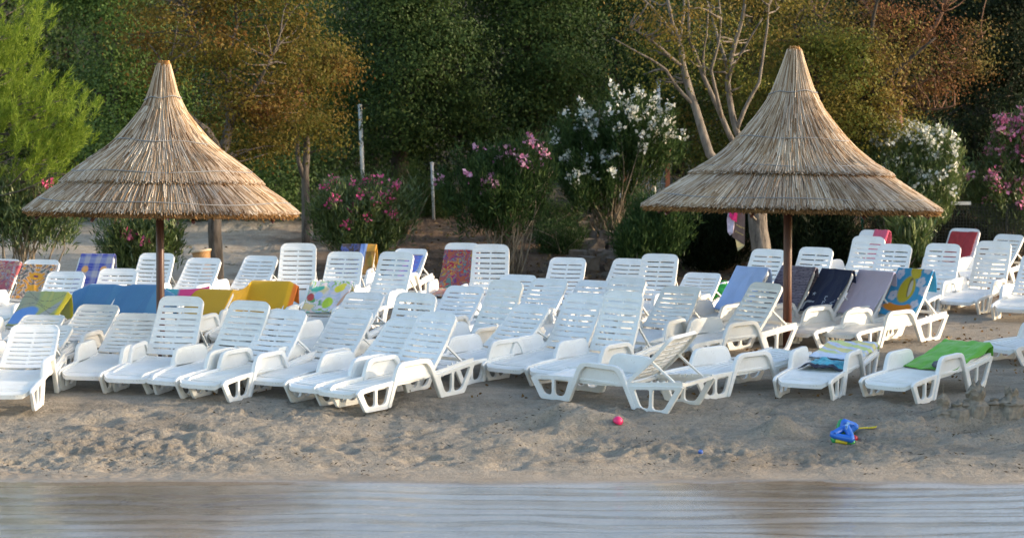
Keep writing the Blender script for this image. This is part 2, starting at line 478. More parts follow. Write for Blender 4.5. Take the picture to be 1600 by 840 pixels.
def slot_panel(name, ycuts, xw, zf, slots, border=.05, spine=.011, thick=.009, arch=0.0):
    """moulded panel: grid of cells with slots left open. ycuts: rows; slots: set of row indices that are open;
       xw(y): half width; zf(x, y): height"""
    bm = bmesh.new(); rows = []
    for y in ycuts:
        w = xw(y); fx = [-1, -.985, -(1 - border / .28), -.55, -.22, -spine / w, spine / w, .22, .55, (1 - border / .28), .985, 1]
        rows.append([bm.verts.new((f * w, y + arch * (1 - f * f) * max(0, (y - .45)) / .285, zf(f * w, y))) for f in fx])
    for j in range(len(rows) - 1):
        for i in range(11):
            if j in slots and i in (2, 3, 4, 6, 7, 8): continue
            bm.faces.new((rows[j][i], rows[j][i + 1], rows[j + 1][i + 1], rows[j + 1][i]))
    bmesh.ops.recalc_face_normals(bm, faces=bm.faces[:])
    if sum(f.normal.z for f in bm.faces) < 0: bmesh.ops.reverse_faces(bm, faces=bm.faces[:])
    bmesh.ops.solidify(bm, geom=bm.faces[:], thickness=thick)
    me = bpy.data.meshes.new(name); bm.to_mesh(me); bm.free()
    return me

def rim(path, w=.012, h=.034):
    """skirt under the edge of a panel, path = outline points (x,y,z)"""
    mb = MB(); V = []; n = len(path)
    for i, p in enumerate(path):
        p = Vector(p); tt = Vector(path[min(i + 1, n - 1)]) - Vector(path[max(i - 1, 0)]); tt.normalize()
        side = tt.cross(Vector((0, 0, 1))).normalized()
        top = Vector((0, 0, .003)); bot = Vector((0, 0, -h))
        V += [p + side * w * .35 + top, p + side * w * .35 + bot, p - side * w * .65 + bot, p - side * w * .65 + top]
    F = []
    for i in range(n - 1):
        for k in range(4):
            k2 = (k + 1) % 4
            F.append((i * 4 + k, i * 4 + k2, (i + 1) * 4 + k2, (i + 1) * 4 + k))
    F += [(3, 2, 1, 0), tuple((n - 1) * 4 + k for k in range(4))]
    return mb.add(V, F).mesh('rim')

# backrest in its own frame: x across, y up the back from the hinge, z out of the front
def back_w(y):
    w = .285 - .022 * (y / BL); r = .075
    if y > BL - r: w = w - r + math.sqrt(max(0, r * r - (y - (BL - r)) ** 2))
    return w
def back_z(x, y): return .020 * math.sin(math.pi * min(1, y / BL)) * -1 + .012 * (1 - (x / .28) ** 2) * -1
def rows_with_slots(y0, y1, n, slot, edges_lo, edges_hi):
    cuts = list(edges_lo); open_ = set(); pitch = (y1 - y0) / n
    for k in range(n):
        a = y0 + k * pitch
        cuts.append(a); cuts.append(a + slot); open_.add(len(cuts) - 2)
        if k < n - 1: cuts.append(a + slot + (pitch - slot) * .5)
    cuts += edges_hi
    return cuts, open_
ycuts, opn = rows_with_slots(.07, .685, 8, .0175, [0, .03], [.655, .665, .68, .70, .715, .725, .731, .734])
ycuts = sorted(set(ycuts)); 
# recompute which rows are slots after sorting
opn = set(); pitch = (.685 - .07) / 8
for k in range(8):
    a = .07 + k * pitch
    for j in range(len(ycuts) - 1):
        if abs(ycuts[j] - a) < 1e-6: opn.add(j)
mound = lambda y: .004 * math.cos(2 * math.pi * ((y - .07 - .0088) / pitch - .5)) if .07 < y < .685 else 0
panel = slot_panel('backrest', ycuts, back_w, lambda x, y: back_z(x, y) + mound(y), opn, arch=.014)
op = [(-back_w(y), y, back_z(-.28, y)) for y in np.linspace(0, .655, 9)] + [(-back_w(y), y, back_z(-.28, y)) for y in (.675, .695, .71, .721, .728)]
top = [(x, .7345 + .014 * (1 - (x / .26) ** 2) * .95, back_z(x, .735)) for x in np.linspace(-.19, .19, 7)]
path = op + top + [(-x, y, z) for x, y, z in reversed(op)]
ME_BACK = join_mesh('backrest', [panel, rim(path, .016, .036)])

def seat_z(s):
    return float(np.interp(s, [0, .015, .05, .12, .35, .65, .95, 1.15, 1.24], [.185, .21, .227, .238, .252, .262, .266, .278, .298]))
def seat_w(s):
    w = .285; r = .09
    if s < r: w = w - r + math.sqrt(max(0, r * r - (r - s) ** 2)) + .0
    return max(w, .12)
sc = [.0, .004, .012, .025, .045, .07]
cuts = sc[:]; pitch_s = .0755
for k in range(15):
    a = .10 + k * pitch_s; cuts += [a, a + .017, a + .017 + .009, a + pitch_s - .012]
cuts = [c for c in cuts if c < 1.215] + [1.215, 1.225]
cuts = sorted(set(cuts)); opn = set()
for k in range(15):
    a = .10 + k * pitch_s
    for j in range(len(cuts) - 1):
        if abs(cuts[j] - a) < 1e-6 and a < 1.195: opn.add(j)
def seat_drop(s):                  # every slat is rounded off towards the slots beside it
    if not .099 < s < 1.2: return 0
    q = (s - .10) % pitch_s
    return -.013 if (q < .0175 or q > pitch_s - 1e-4) else 0
seatp = slot_panel('seat', cuts, seat_w, lambda x, s: seat_z(s) - .010 * (1 - (x / .28) ** 2) + seat_drop(s), opn)
sp = [(-seat_w(s), s, seat_z(s)) for s in (1.225, .9, .55, .3, .15, .07, .045, .025, .012, .004)]
sp = sp + [(x, -.004, seat_z(0) + .004) for x in np.linspace(-.15, .15, 5)] + [(-x, y, z) for x, y, z in reversed(sp)]
ME_SEAT = join_mesh('seat', [seatp, rim(sp, .016, .042)])
ME_SEAT.transform(Matrix.Translation((0, -SH, 0)))

# side frames: rails from the hinge to the head end, with a cross bar
fr = MB()
for sx in (-1, 1):
    P = [(sx * .292, s - SH, z) for s, z in ((1.10, .262), (1.28, .280), (1.6, .318), (1.88, .352), (1.95, .357))]
    for a, b in zip(P[:-1], P[1:]):
        a = Vector(a); b = Vector(b); d = b - a; mid = (a + b) / 2
        ang = math.atan2(d.z, d.y)
        fr.box(mid, (.030, d.length + .004, .042), Matrix.Rotation(ang, 4, 'X'))
    for s in (1.54, 1.62, 1.70):
        fr.box((sx * .270, s - SH, .328 + (s - 1.54) * .12), (.016, .02, .03))
fr.box((0, 1.935 - SH, .345), (.556, .035, .036))
fr.box((0, 1.225 - SH, .262), (.556, .04, .03))
ME_FRAME = fr.mesh('frame')

def tr(poly): return [(a - SH, b) for a, b in poly]
front_out = fillet(tr([(-.005, .212), (.125, 0), (.49, 0), (.60, .28), (.30, .268), (.05, .246)]), [.015, .03, .03, .01, .0, .015])
front_h1 = fillet(tr([(.075, .204), (.165, .045), (.278, .045), (.278, .226)]), [.03, .06, .05, .03])
front_h2 = fillet(tr([(.308, .229), (.308, .045), (.440, .045), (.508, .240)]), [.03, .05, .06, .03])
ME_LEG_F = plate('leg', front_out, [front_h1, front_h2], .017)
rear_out = fillet(tr([(1.16, .315), (1.265, 0), (1.60, 0), (1.715, .03), (1.88, .36), (1.80, .372), (1.45, .335)]), [.01, .03, .02, .03, .015, 0, 0])
rear_out = fillet(tr([(1.27, .262), (1.385, 0), (1.76, 0), (1.965, .335), (1.60, .300)]), [.01, .03, .05, .02, 0])
rear_h1 = fillet(tr([(1.345, .240), (1.430, .045), (1.545, .045), (1.552, .262)]), [.03, .06, .05, .03])
rear_h2 = fillet(tr([(1.585, .266), (1.578, .045), (1.725, .045), (1.880, .298)]), [.03, .05, .07, .03])
ME_LEG_R = plate('leg', rear_out, [rear_h1, rear_h2], .017)
arch_out = tr([(.475, .012), (.510, .012), (.668, .375), (.725, .422), (1.105, .422), (1.165, .375), (1.350, .012), (1.385, .012), (1.225, .35), (1.165, .460), (.665, .460), (.605, .35)])
arch_out = fillet(arch_out, [.01, .01, .05, .02, .02, .05, .01, .01, .04, .11, .11, .04])
arch = plate('arch', arch_out, [], .025, .008)
pan = plate('pan', fillet(tr([(.61, .262), (1.23, .262), (1.165, .39), (1.115, .437), (.715, .437), (.665, .39)]), [.01, .01, .04, .03, .03, .04]), [], .006)
lip = plate('lip', tr([(.60, .255), (1.24, .255), (1.235, .275), (.605, .275)]), [], .010)
pan2 = pan.copy(); lip2 = lip.copy(); arch2 = arch.copy()
for m_, dx in ((pan, .022), (lip, .018), (pan2, -.022), (lip2, -.018)): m_.transform(Matrix.Translation((dx, 0, 0)))
ME_ARM = join_mesh('armrest', [arch, pan, lip]); ME_ARM2 = join_mesh('armrest', [arch2, pan2, lip2])   # the panel sits on the inner side
st = MB(); st.box((0, .21, 0), (.022, .42, .020)); st.box((.0, .415, 0), (.034, .03, .028))
ME_STRUT = st.mesh('strut')
for me in (ME_BACK, ME_SEAT, ME_FRAME, ME_LEG_F, ME_LEG_R, ME_ARM, ME_ARM2, ME_STRUT): me.materials.clear(); me.materials.append(M['plastic'])

PARTS = [('seat', ME_SEAT, (0, 0, 0)), ('frame', ME_FRAME, (0, 0, 0))] + \
        [('leg', me, (sx * .312, 0, 0)) for me in (ME_LEG_F, ME_LEG_R) for sx in (-1, 1)] + \
        [('armrest', ME_ARM if sx < 0 else ME_ARM2, (sx * .318, 0, 0)) for sx in (-1, 1)]

LG = {}                           # id -> (root matrix, backrest matrix)
def place_lounger(key, x, y, yaw, th, label, proto=None):
    a = R(yaw); t = R(th)
    sl = float((gbase(x, y + .5) - gbase(x, y - .5)))
    h = Vector((math.sin(a), math.cos(a), sl * math.cos(a))).normalized()
    l = Vector((math.cos(a), -math.sin(a), -sl * math.sin(a))); l = (l - h * l.dot(h)).normalized()
    u = l.cross(h)
    Mr = Matrix((l, h, u)).transposed().to_4x4(); Mr.translation = Vector((x, y, float(gbase(x, y)) - .012))
    root = empty('sun_lounger', Mr.translation, Mr.to_euler())
    tag(root, label, 'sun lounger', 'white plastic sun loungers standing on the beach')
    for nm, me, loc in PARTS: link(nm, me, None, root, loc)
    bl = (0, 0, HZ)
    b = link('backrest', ME_BACK, None, root, bl, (t, 0, 0))
    pv = .37; rail = .345
    dz = HZ + pv * math.sin(t) - rail
    phi = math.asin(max(-.3, min(.98, dz / .42)))
    for sx in (-1, 1): link('strut', ME_STRUT, None, b, (sx * .262, pv, -.03), (-phi - t, 0, 0))
    Mb = Mr @ Matrix.Translation(bl) @ Matrix.Rotation(t, 4, 'X')
    LG[key] = (Mr, Mb, t)
    return root

LOUNGERS = {
  'A1': (-5.38, 24.00, -1.00, 32.00, 'leftmost white lounger of the front row, foot end cut by the picture edge'),
  'A2': (-5.92, 26.40, 9.00, 19.00, 'white lounger low behind the two leftmost front loungers, under the lime patterned towel'),
  'A3': (-5.59, 25.30, 8.00, 19.00, 'white lounger mostly hidden directly behind the leftmost front row lounger'),
  'A4': (-5.28, 26.48, 13.30, 29.61, 'reclined white lounger in front of the left half of the long blue cloth'),
  'A5': (-4.56, 25.37, 9.14, 30.70, 'white lounger before the right half of the blue cloth, left of the upright one'),
  'A6': (-3.96, 25.12, 13.92, 57.63, 'upright white lounger standing in front of the left parasol pole'),
  'A7': (-3.23, 24.85, 28.07, 54.13, 'white lounger with its tall back before the left part of the yellow cloth'),
  'A8': (-2.82, 24.56, 27.44, 44.73, 'white lounger with a lower back before the right end of the yellow cloth'),
  'A9': (-2.10, 24.83, 28.65, 42.28, 'white front row lounger just below the green and pink floral towel'),
  'A10': (-2.11, 27.41, 23.78, 35.99, 'white second row lounger touching the right edge of the green floral towel'),
  'A11': (-1.29, 25.34, 28.71, 61.40, 'white lounger behind the two crowded front loungers left of the picture centre'),
  'A12': (-1.11, 23.90, 38.00, 50.00, 'large white front row lounger seen from its side, left of the picture centre'),
  'A13': (-1.50, 24.20, 34.00, 38.00, 'white lounger squeezed between the side-on front lounger and its left neighbour'),
  'B1': (-0.85, 28.20, 25.33, 36.62, 'white lounger low in front of the lounger with the red floral towel'),
  'B2': (-0.30, 27.05, 41.86, 60.85, 'white lounger at the picture centre with a steep back and a long bare seat'),
  'B3': (-0.12, 25.78, 38.75, 37.07, 'white lounger at the picture centre with its near armrest lit by sun'),
  'B4': (0.25, 28.93, 29.21, 39.75, 'white lounger behind and right of the centre one with the sunlit armrest'),
  'B5': (-0.15, 29.98, 25.62, 35.52, 'white lounger whose back top pokes out behind the steep centre lounger'),
  'B6': (0.86, 28.85, 29.21, 38.08, 'white lounger behind the pair of steep loungers, left of its twin'),
  'B7': (1.30, 28.47, 29.18, 46.58, 'white lounger directly behind the wide steep lounger right of centre'),
  'B8': (1.14, 25.35, 36.89, 66.25, 'white lounger with a wide steep back just left and behind the side-on lone lounger'),
  'B9': (0.63, 25.77, 35.55, 53.90, 'white lounger left of and touching the wide steep lounger right of centre'),
  'B10': (1.94, 27.83, 29.24, 40.06, 'white lounger between the lone side-on lounger and the pale blue towel'),
  'B11': (3.00, 29.74, 44.69, 49.22, 'white lounger covered by the pale blue towel'),
  'B12': (2.91, 27.60, 48.62, 48.70, 'white lounger half in sun right in front of the pale blue towel'),
  'B13': (2.70, 24.59, 47.13, 4.00, 'white lounger folded flat behind the lone side-on lounger'),
  'A15': (1.40, 23.36, 127.00, 45.00, 'lone white lounger seen from behind its raised back, nearest the water'),
  'D1': (3.66, 24.66, 24.78, 8.00, 'white lounger folded flat with a teal cloth on its seat'),
  'D2': (4.78, 24.36, 37.45, 12.28, 'white lounger folded almost flat under the bright green towel'),
  'D3': (7.06, 27.15, 63.13, 40.00, 'white lounger at the right picture edge beyond the head of the green towel'),
  'D4': (5.11, 28.93, 47.40, 55.40, 'white lounger carrying the bright blue towel with the yellow figure'),
  'D5': (4.09, 29.34, 47.21, 49.92, 'white lounger carrying the navy towel with lettering'),
  'D6': (4.58, 29.10, 47.17, 49.93, 'white lounger carrying the plain lavender towel'),
  'D7': (3.63, 29.63, 44.69, 51.93, 'white lounger behind the right parasol pole carrying the dark dotted towel'),
  'E1': (3.67, 32.64, 31.05, 52.62, 'white back row lounger just left of the right parasol pole'),
  'E2': (4.41, 32.71, 32.05, 55.83, 'white back row lounger just right of the right parasol pole'),
  'E3': (5.81, 36.42, 46.15, 56.68, 'rearmost white lounger with a pink towel, behind two others right of the parasol'),
  'E4': (5.52, 34.48, 32.08, 62.35, 'tall white lounger in front of the one with the pink towel'),
  'E5': (5.72, 33.35, 31.70, 55.97, 'white lounger directly behind the towel with the yellow figure'),
  'E6': (6.45, 33.14, 30.24, 59.55, 'white lounger in front and left of the one with the red towel'),
  'E7': (7.62, 37.43, 32.93, 50.05, 'white lounger in the rear row carrying the plain red towel'),
  'E8': (7.25, 33.23, 33.20, 65.16, 'tall white lounger right of and in front of the red towel'),
  'E9': (8.14, 36.80, 44.39, 43.81, 'rear white lounger leaning far back at the right, right of the red towel'),
  'E10': (7.72, 32.26, 25.38, 44.97, 'white lounger cut off by the right picture edge in the back rows'),
  'F1': (-7.59, 31.50, 13.75, 45.13, 'white lounger at the left picture edge carrying the red patterned towel'),
  'F2': (-6.92, 31.14, 11.84, 47.64, 'white lounger carrying the orange ornamental towel'),
  'F3': (-6.28, 29.72, 9.97, 42.32, 'white lounger between the orange ornamental towel and the plaid towel, lower than both'),
  'F4': (-6.21, 31.65, 12.52, 51.70, 'white lounger carrying the blue plaid towel'),
  'F5': (-5.59, 30.17, 5.09, 42.43, 'white lounger right behind the left part of the blue cloth, right of the plaid towel'),
  'F6': (-5.45, 32.45, 9.97, 46.34, 'white back row lounger directly behind the left parasol pole'),
  'F7': (-4.79, 32.41, 14.03, 38.78, 'white back row lounger in front of the trunk with the wicker bin'),
  'F8': (-4.01, 33.02, 15.25, 37.13, 'white reclined back row lounger behind the yellow cloth'),
  'F9': (-3.29, 33.08, 2.24, 60.62, 'upright white back row lounger behind the right end of the yellow cloth'),
  'F10': (-2.57, 32.27, 9.17, 50.67, 'white lounger directly behind the green floral towel'),
  'F11': (-1.83, 31.58, 22.54, 58.75, 'white back row lounger between the floral towel and the purple striped towel'),
  'F12': (-2.55, 35.00, 5.00, 38.00, 'white rear lounger carrying the navy and gold towel'),
  'F13': (-1.78, 34.30, 18.00, 38.00, 'white rear lounger carrying the purple striped towel'),
  'F14': (-0.82, 33.02, 11.21, 62.34, 'white rear lounger carrying the red floral towel on back and seat'),
  'F15': (-0.35, 32.28, 8.32, 70.42, 'upright white lounger right beside the red floral towel'),
  'C1': (0.70, 31.73, 15.49, 45.48, 'single white back row lounger before the bare earth left of the stone steps'),
  'C2': (1.56, 31.98, 23.87, 41.70, 'white lounger partly behind the upright one below the stone steps'),
  'C3': (2.04, 31.51, 19.00, 54.91, 'upright white back row lounger right of centre, before the flowerless green oleander'),
  'C4': (2.52, 30.90, 23.99, 30.13, 'reclined white lounger beside the bright green bag'),
  'G1': (-6.20, 27.75, 13.31, 31.33, 'white lounger under the lime and grey towel with a blue patch'),
  'G2': (-5.62, 28.33, 13.30, 32.50, 'white lounger under the left half of the long blue cloth'),
  'G3': (-5.02, 28.36, 13.30, 32.00, 'white lounger under the right half of the long blue cloth'),
  'G4': (-4.13, 28.40, 16.21, 29.90, 'white lounger under the left half of the yellow cloth'),
  'G5': (-3.38, 28.93, 11.06, 36.05, 'white lounger under the right half of the yellow cloth'),
  'G6': (-2.58, 29.32, 8.98, 30.12, 'white lounger carrying the green and pink floral towel'),
}

for k, (x, y, yaw, th, lab) in LOUNGERS.items(): place_lounger(k, x, y, yaw, th, lab)

# ------------------------------------------------------------------ towels
def towel_material():
    t = NT('towel_cloth')
    at = t.new('ShaderNodeAttribute', attribute_name='Col')
    uv = t.coord('UV')
    n = t.noise(260, 3, uv)
    c = t.mix(1.0, at.outputs['Color'], t.ramp(n, [(.3, .82), (.7, 1.08)]), 'MULTIPLY')
    t.base(c, .9, .15); t.p.inputs['Sheen Weight'].default_value = .25
    t.bump(n, .35, .004)
    return t.m
M['towel'] = towel_material()

def cloth(name, P, UV, colf, label, Mw=None, thick=.007, cat='towel'):
    """P: (nv, nu, 3) grid; colours from colf(u, v)"""
    nv, nu, _ = P.shape
    idx = np.arange(nv * nu).reshape(nv, nu)
    F = np.stack([idx[:-1, :-1].ravel(), idx[:-1, 1:].ravel(), idx[1:, 1:].ravel(), idx[1:, :-1].ravel()], 1)
    me = np_mesh(name, P.reshape(-1, 3), F, True)
    u, v = UV[0].ravel(), UV[1].ravel()
    c = np.clip(colf(u, v), 0, 1).astype(np.float32)
    at = me.color_attributes.new('Col', 'FLOAT_COLOR', 'POINT')
    at.data.foreach_set('color', np.concatenate([c, np.ones((len(c), 1), np.float32)], 1).ravel())
    ul = me.uv_layers.new(name='UVMap')
    li = F.ravel(); ul.data.foreach_set('uv', np.stack([u[li], v[li]], 1).astype(np.float32).ravel())
    o = link(name, me, M['towel'])
    if Mw is not None: o.matrix_world = Mw
    md = o.modifiers.new('thickness', 'SOLIDIFY'); md.thickness = thick; md.offset = 1
    return tag(o, label, cat)

def drape(key, name, colf, label, w0=-.29, w1=.29, y0=.03, y1=BL + .012, hang=.22, slip=.03, seed=0, wr=.006, nu=64, nv=96):
    """a towel lying on the front of a backrest, folded over its top edge and hanging behind"""
    Mr, Mb, t = LG[key]
    L1 = y1 - y0; tot = L1 + .05 + hang
    s = np.linspace(0, tot, nv); pts = []
    for q in s:
        if q <= L1: pts.append((y0 + q, .014 + (0 if q < L1 - .03 else 0)))
        elif q <= L1 + .05:
            a = (q - L1) / .05; pts.append((y1 + .012 * math.sin(math.pi * a), .014 - .06 * a))
        else:
            d = q - L1 - .05; pts.append((y1 - math.sin(t) * d, -.046 - .02 * (1 - math.exp(-d * 9)) - math.cos(t) * d))
    pts = np.array(pts)
    u = np.linspace(0, 1, nu)
    U, S = np.meshgrid(u, s)
    Xx = w0 + (w1 - w0) * U + slip * (S / tot - .5)
    Yy = np.repeat(pts[:, :1], nu, 1); Zz = np.repeat(pts[:, 1:], nu, 1)
    back = sstep(L1, L1 + .08, S)
    sag = np.array([[back_z(min(.28, abs(x)), min(BL, max(0, y))) for x, y in zip(rx, ry)] for rx, ry in zip(Xx, Yy)])
    Zz = Zz + np.where(back > 0, 0, sag * .7)
    n = fbm(U * 3.2 + seed * 7.7, S * 2.6 + seed, 3, seed) - .5
    fold = np.clip(1 - np.abs(fbm(U * 2.2 + seed * 3.1 + S * .9, S * 1.1 - U * .5, 2, seed + 40) - .5) * 9, 0, 1)
    Zz = Zz + (np.abs(n) * wr * 5 + fold * .010) * (1 - back) + back * n * .06
    Xx = Xx + (fbm(S * 4 + seed, U * 2, 2, seed + 5) - .5) * .025
    over = np.maximum(0, np.abs(Xx) - .287)          # cloth beyond the side edge droops
    Zz = Zz - over * 1.4 * (1 - back)
    P = np.stack([Xx, Yy, Zz], -1)
    return cloth(name, P, (U, S / tot), colf, label, Mb)

def mixc(m, a, b): return a * (1 - m[:, None]) + b * m[:, None]
def C(*v): return np.array(v, float)
def solid(c, var=.06, seed=1):
    c = C(*c)
    return lambda u, v: c[None] * (1 + var * (fbm(u * 6, v * 8, 3, seed)[:, None] * 2 - 1))
def ell(u, v, cu, cv, ru, rv, rot=0, soft=.12):
    du, dv = u - cu, v - cv; ca, sa = math.cos(rot), math.sin(rot)
    d = np.sqrt(((du * ca + dv * sa) / ru) ** 2 + ((-du * sa + dv * ca) / rv) ** 2)
    return 1 - sstep(1 - soft, 1 + soft, d)
def blotch(cols, su, sv, seed, warp=.6):
    cols = np.array(cols, float)
    def f(u, v):
        wx_ = u * su + warp * fbm(u * su * 1.3, v * sv * 1.3, 2, seed + 3); wy_ = v * sv + warp * fbm(u * su * 1.3 + 9, v * sv * 1.3, 2, seed + 4)
        k = (fbm(wx_, wy_, 3, seed, .6) - .28) / .44 * len(cols)
        return cols[np.clip(k.astype(int), 0, len(cols) - 1)]
    return f
def plaid(u, v):
    c = np.repeat(C(.30, .31, .40)[None], len(u), 0)
    su = ((u * 3.0 + .05) % 1.0 < .5); sv = ((v * 4.2 + .15) % 1.0 < .5)
    c[su] = c[su] * .6 + C(.06, .10, .42) * .4; c[sv] = c[sv] * .55 + C(.05, .07, .36) * .45
    c[su & sv] = C(.055, .075, .34)
    c[(~su) & (~sv)] = C(.36, .35, .40)
    o = ell(u, v, .24, .46, .10, .06) + ell(u, v, .80, .46, .10, .06)
    c = mixc(np.clip(o, 0, 1), c, C(.75, .36, .10))
    th = (np.abs((u * 12) % 1 - .5) < .06) | (np.abs((v * 18) % 1 - .5) < .06)
    c[th] = c[th] * .75 + C(.5, .5, .62) * .25
    return c
def ornament(u, v):
    x = np.abs(u - .5) * 2; c = np.repeat(C(.62, .52, .42)[None], len(u), 0)
    r = np.sin(x * 9 + np.cos(v * 17) * 2.2) * np.cos(v * 23 + np.sin(x * 8) * 1.6)
    c[r > .25] = C(.66, .27, .035); c[(r > -.12) & (r < .02)] = C(.09, .035, .03)
    c[r < -.55] = C(.10, .13, .12); c[(r < -.35) & (r > -.5)] = C(.45, .10, .05)
    m = np.clip(ell(u, v, .5, .62, .2, .10) + ell(u, v, .5, .30, .16, .09), 0, 1); c = mixc(m, c, C(.74, .33, .03))
    m = ell(u, v, .5, .62, .07, .03); c = mixc(m, c, C(.10, .03, .10))
    return c
def dotted(u, v):
    a = (u * 30 + v * 8) % 1; b = (v * 55) % 1
    c = np.repeat(C(.13, .115, .17)[None], len(u), 0)
    c[(a < .42) & (b < .5)] = C(.38, .36, .46); c[(a > .5) & (b > .55)] = C(.05, .045, .08)
    return c
def lime_fig(u, v):
    c = np.repeat(C(.44, .47, .17)[None], len(u), 0)
    c = mixc(ell(u, v, .12, .45, .28, .30, .3), c, C(.35, .36, .24))
    c = mixc(ell(u, v, .70, .20, .40, .085, .9), c, C(.36, .37, .35)); c = mixc(ell(u, v, .70, .20, .36, .06, .9), c, C(.40, .41, .37))
    c = mixc(ell(u, v, .25, .20, .30, .16, .35), c, C(.13, .30, .66))
    for k in range(3):
        d = np.abs(v - .35 - .12 * k - .1 * np.sin(u * 5 + k)); c[d < .004] = C(.13, .13, .11)
    return mixc(sstep(.92, .95, u), c, C(.60, .53, .05))
def floral(u, v):
    b = blotch([(.08, .32, .10), (.66, .62, .66), (.70, .66, .72), (.30, .52, .10), (.60, .58, .68), (.22, .50, .40), (.72, .60, .58), (.72, .60, .30)], 4, 5, 31)(u, v)
    w = np.clip(ell(u, v, .72, .42, .36, .30, .4), 0, 1) * .7; b = mixc(w, b, C(.64, .60, .70))
    b = mixc(ell(u, v, .10, .40, .09, .10, .3), b, C(.42, .05, .05))
    b = mixc(ell(u, v, .22, .62, .16, .06, .3), b, C(.06, .42, .30)); b = mixc(ell(u, v, .28, .45, .10, .10), b, C(.42, .52, .74))
    b = mixc(ell(u, v, .74, .62, .13, .085, .2), b, C(.80, .66, .04)); b = mixc(ell(u, v, .80, .70, .09, .05, .2), b, C(.80, .66, .06))
    b = mixc(ell(u, v, .55, .26, .12, .15, -.2), b, C(.42, .60, .03)); b = mixc(ell(u, v, .90, .36, .045, .22, -.5), b, C(.60, .34, .22))
    return b
def yellow_fig(u, v):
    c = np.repeat(C(.055, .36, .68)[None], len(u), 0)
    for cu, cv in ((.14, .62), (.86, .18), (.80, .52), (.18, .30), (.88, .72), (.34, .86), (.10, .90), (.95, .40)):
        for k in range(5):
            a = k * 1.257; c = mixc(ell(u, v, cu + .07 * math.cos(a), cv + .045 * math.sin(a), .055, .036), c, C(.62, .64, .78))
    c = mixc(ell(u, v, .48, .40, .22, .20, .12), c, C(.56, .46, .03)); c = mixc(ell(u, v, .54, .44, .06, .15, .1), c, C(.22, .20, .06)); c = mixc(ell(u, v, .57, .42, .05, .12, .1), c, C(.60, .58, .50))
    c = mixc(ell(u, v, .56, .66, .17, .085, -.3), c, C(.60, .50, .04)); c = mixc(ell(u, v, .66, .76, .09, .08, 0), c, C(.60, .46, .04))
    c = mixc(ell(u, v, .45, .13, .40, .075, 0) * (1 - ell(u, v, .45, .21, .26, .05)), c, C(.75, .27, .02))
    c = mixc(ell(u, v, .75, .80, .18, .03), c, C(.70, .33, .04))
    return c
def pastel(u, v):
    c = np.repeat(C(.55, .62, .78)[None], len(u), 0)
    k = np.sin(v * 16 + u * 6 + 2 * fbm(u * 3, v * 4, 2, 9))
    c[k > .55] = C(.60, .66, .22); c[(k < -.6)] = C(.72, .62, .25); c[(k > .1) & (k < .25)] = C(.70, .45, .40)
    m = sstep(.35, .2, v); return mixc(m, c, C(.55, .66, .82))
def egypt(u, v):
    c = np.repeat(C(.02, .025, .07)[None], len(u), 0)
    c[u > .55] = C(.12, .22, .52); c[u > .68] = C(.32, .42, .66); c[u > .74] = C(.52, .26, .035)
    m = ell(u, v, .92, .30, .10, .12); c = mixc(m, c, C(.60, .38, .05))
    n = blotch([(.02, .03, .10), (.03, .06, .22), (.015, .015, .03)], 9, 9, 8)(u, v); s_ = u < .5; c[s_] = n[s_]
    d = (v < .5) & (u > .70); c[d] = c[d] * .45
    return c
def purple(u, v):
    c = blotch([(.12, .22, .30), (.20, .30, .33), (.28, .25, .36)], 6, 8, 4)(u, v)
    c[u > .45] = C(.45, .17, .50); c[u > .6] = C(.16, .17, .52); z = (u > .88 + .05 * np.sign(np.sin(v * 40))); c[z] = C(.12, .22, .62)
    return c
def redfloral(u, v):
    return blotch([(.10, .20, .20), (.30, .03, .06), (.38, .05, .06), (.42, .30, .06), (.28, .03, .12), (.10, .24, .24), (.40, .07, .05), (.12, .05, .18), (.34, .10, .06)], 5.5, 6.5, 21, 1.0)(u, v)
def redpat(u, v):
    return blotch([(.36, .06, .09), (.42, .12, .12), (.28, .30, .34), (.40, .09, .10), (.46, .32, .20), (.24, .10, .16), (.42, .10, .12)], 6, 6, 55, 1.1)(u, v)

def red_cloth(u, v):
    c = solid((.40, .045, .05))(u, v); return mixc(sstep(.955, .975, v + .03 * np.sin(u * 9)) * (1 - sstep(.98, .985, v)), c, C(.45, .28, .12))
drape('F1', 'beach_towel', redpat, 'red and grey patterned towel over the lounger at the left picture edge', y0=.0, y1=.69, hang=.02, seed=1)
drape('F2', 'beach_towel', ornament, 'orange towel with dark ornamental pattern lying on a back row lounger', y0=0.03, y1=.64, hang=.0, w0=-.27, w1=.25, seed=2, slip=-.02)
drape('F4', 'beach_towel', plaid, 'blue and grey plaid towel with orange spots over a lounger back', w0=-.25, w1=.27, seed=3)
drape('F12', 'beach_towel', egypt, 'navy towel with gold end folded over a rear lounger back', seed=4, hang=.35)
drape('F13', 'beach_towel', purple, 'purple and blue striped towel on a rear lounger, half hidden', w0=-.27, w1=.22, y0=.02, y1=.57, hang=.0, seed=5)
drape('F14', 'beach_towel', redfloral, 'deep red floral towel lying on a lounger back', y0=.0, y1=.62, hang=.0, w0=-.28, w1=.27, seed=6)
drape('G6', 'beach_towel', floral, 'white towel with green leaves, pink and yellow flowers over a lounger back', seed=7, hang=.12, w0=-.285, w1=.30, slip=.0)
drape('G1', 'beach_towel', lime_fig, 'lime and grey towel with a blue patch over a lounger back', seed=8, hang=.3, w0=-.30, w1=.32)
drape('B11', 'beach_towel', solid((.40, .56, .92)), 'plain pale blue towel hung over a lounger back', seed=9, hang=.3, w0=-.295, w1=.27, y0=.0)
drape('D7', 'beach_towel', dotted, 'dark towel with fine pale dots behind the right parasol pole', seed=10, hang=.3)
navy = drape('D5', 'beach_towel', solid((.018, .030, .085)), 'navy blue towel with pale lettering over a lounger back', seed=11, hang=.25, wr=.003, w0=-.28, w1=.26)
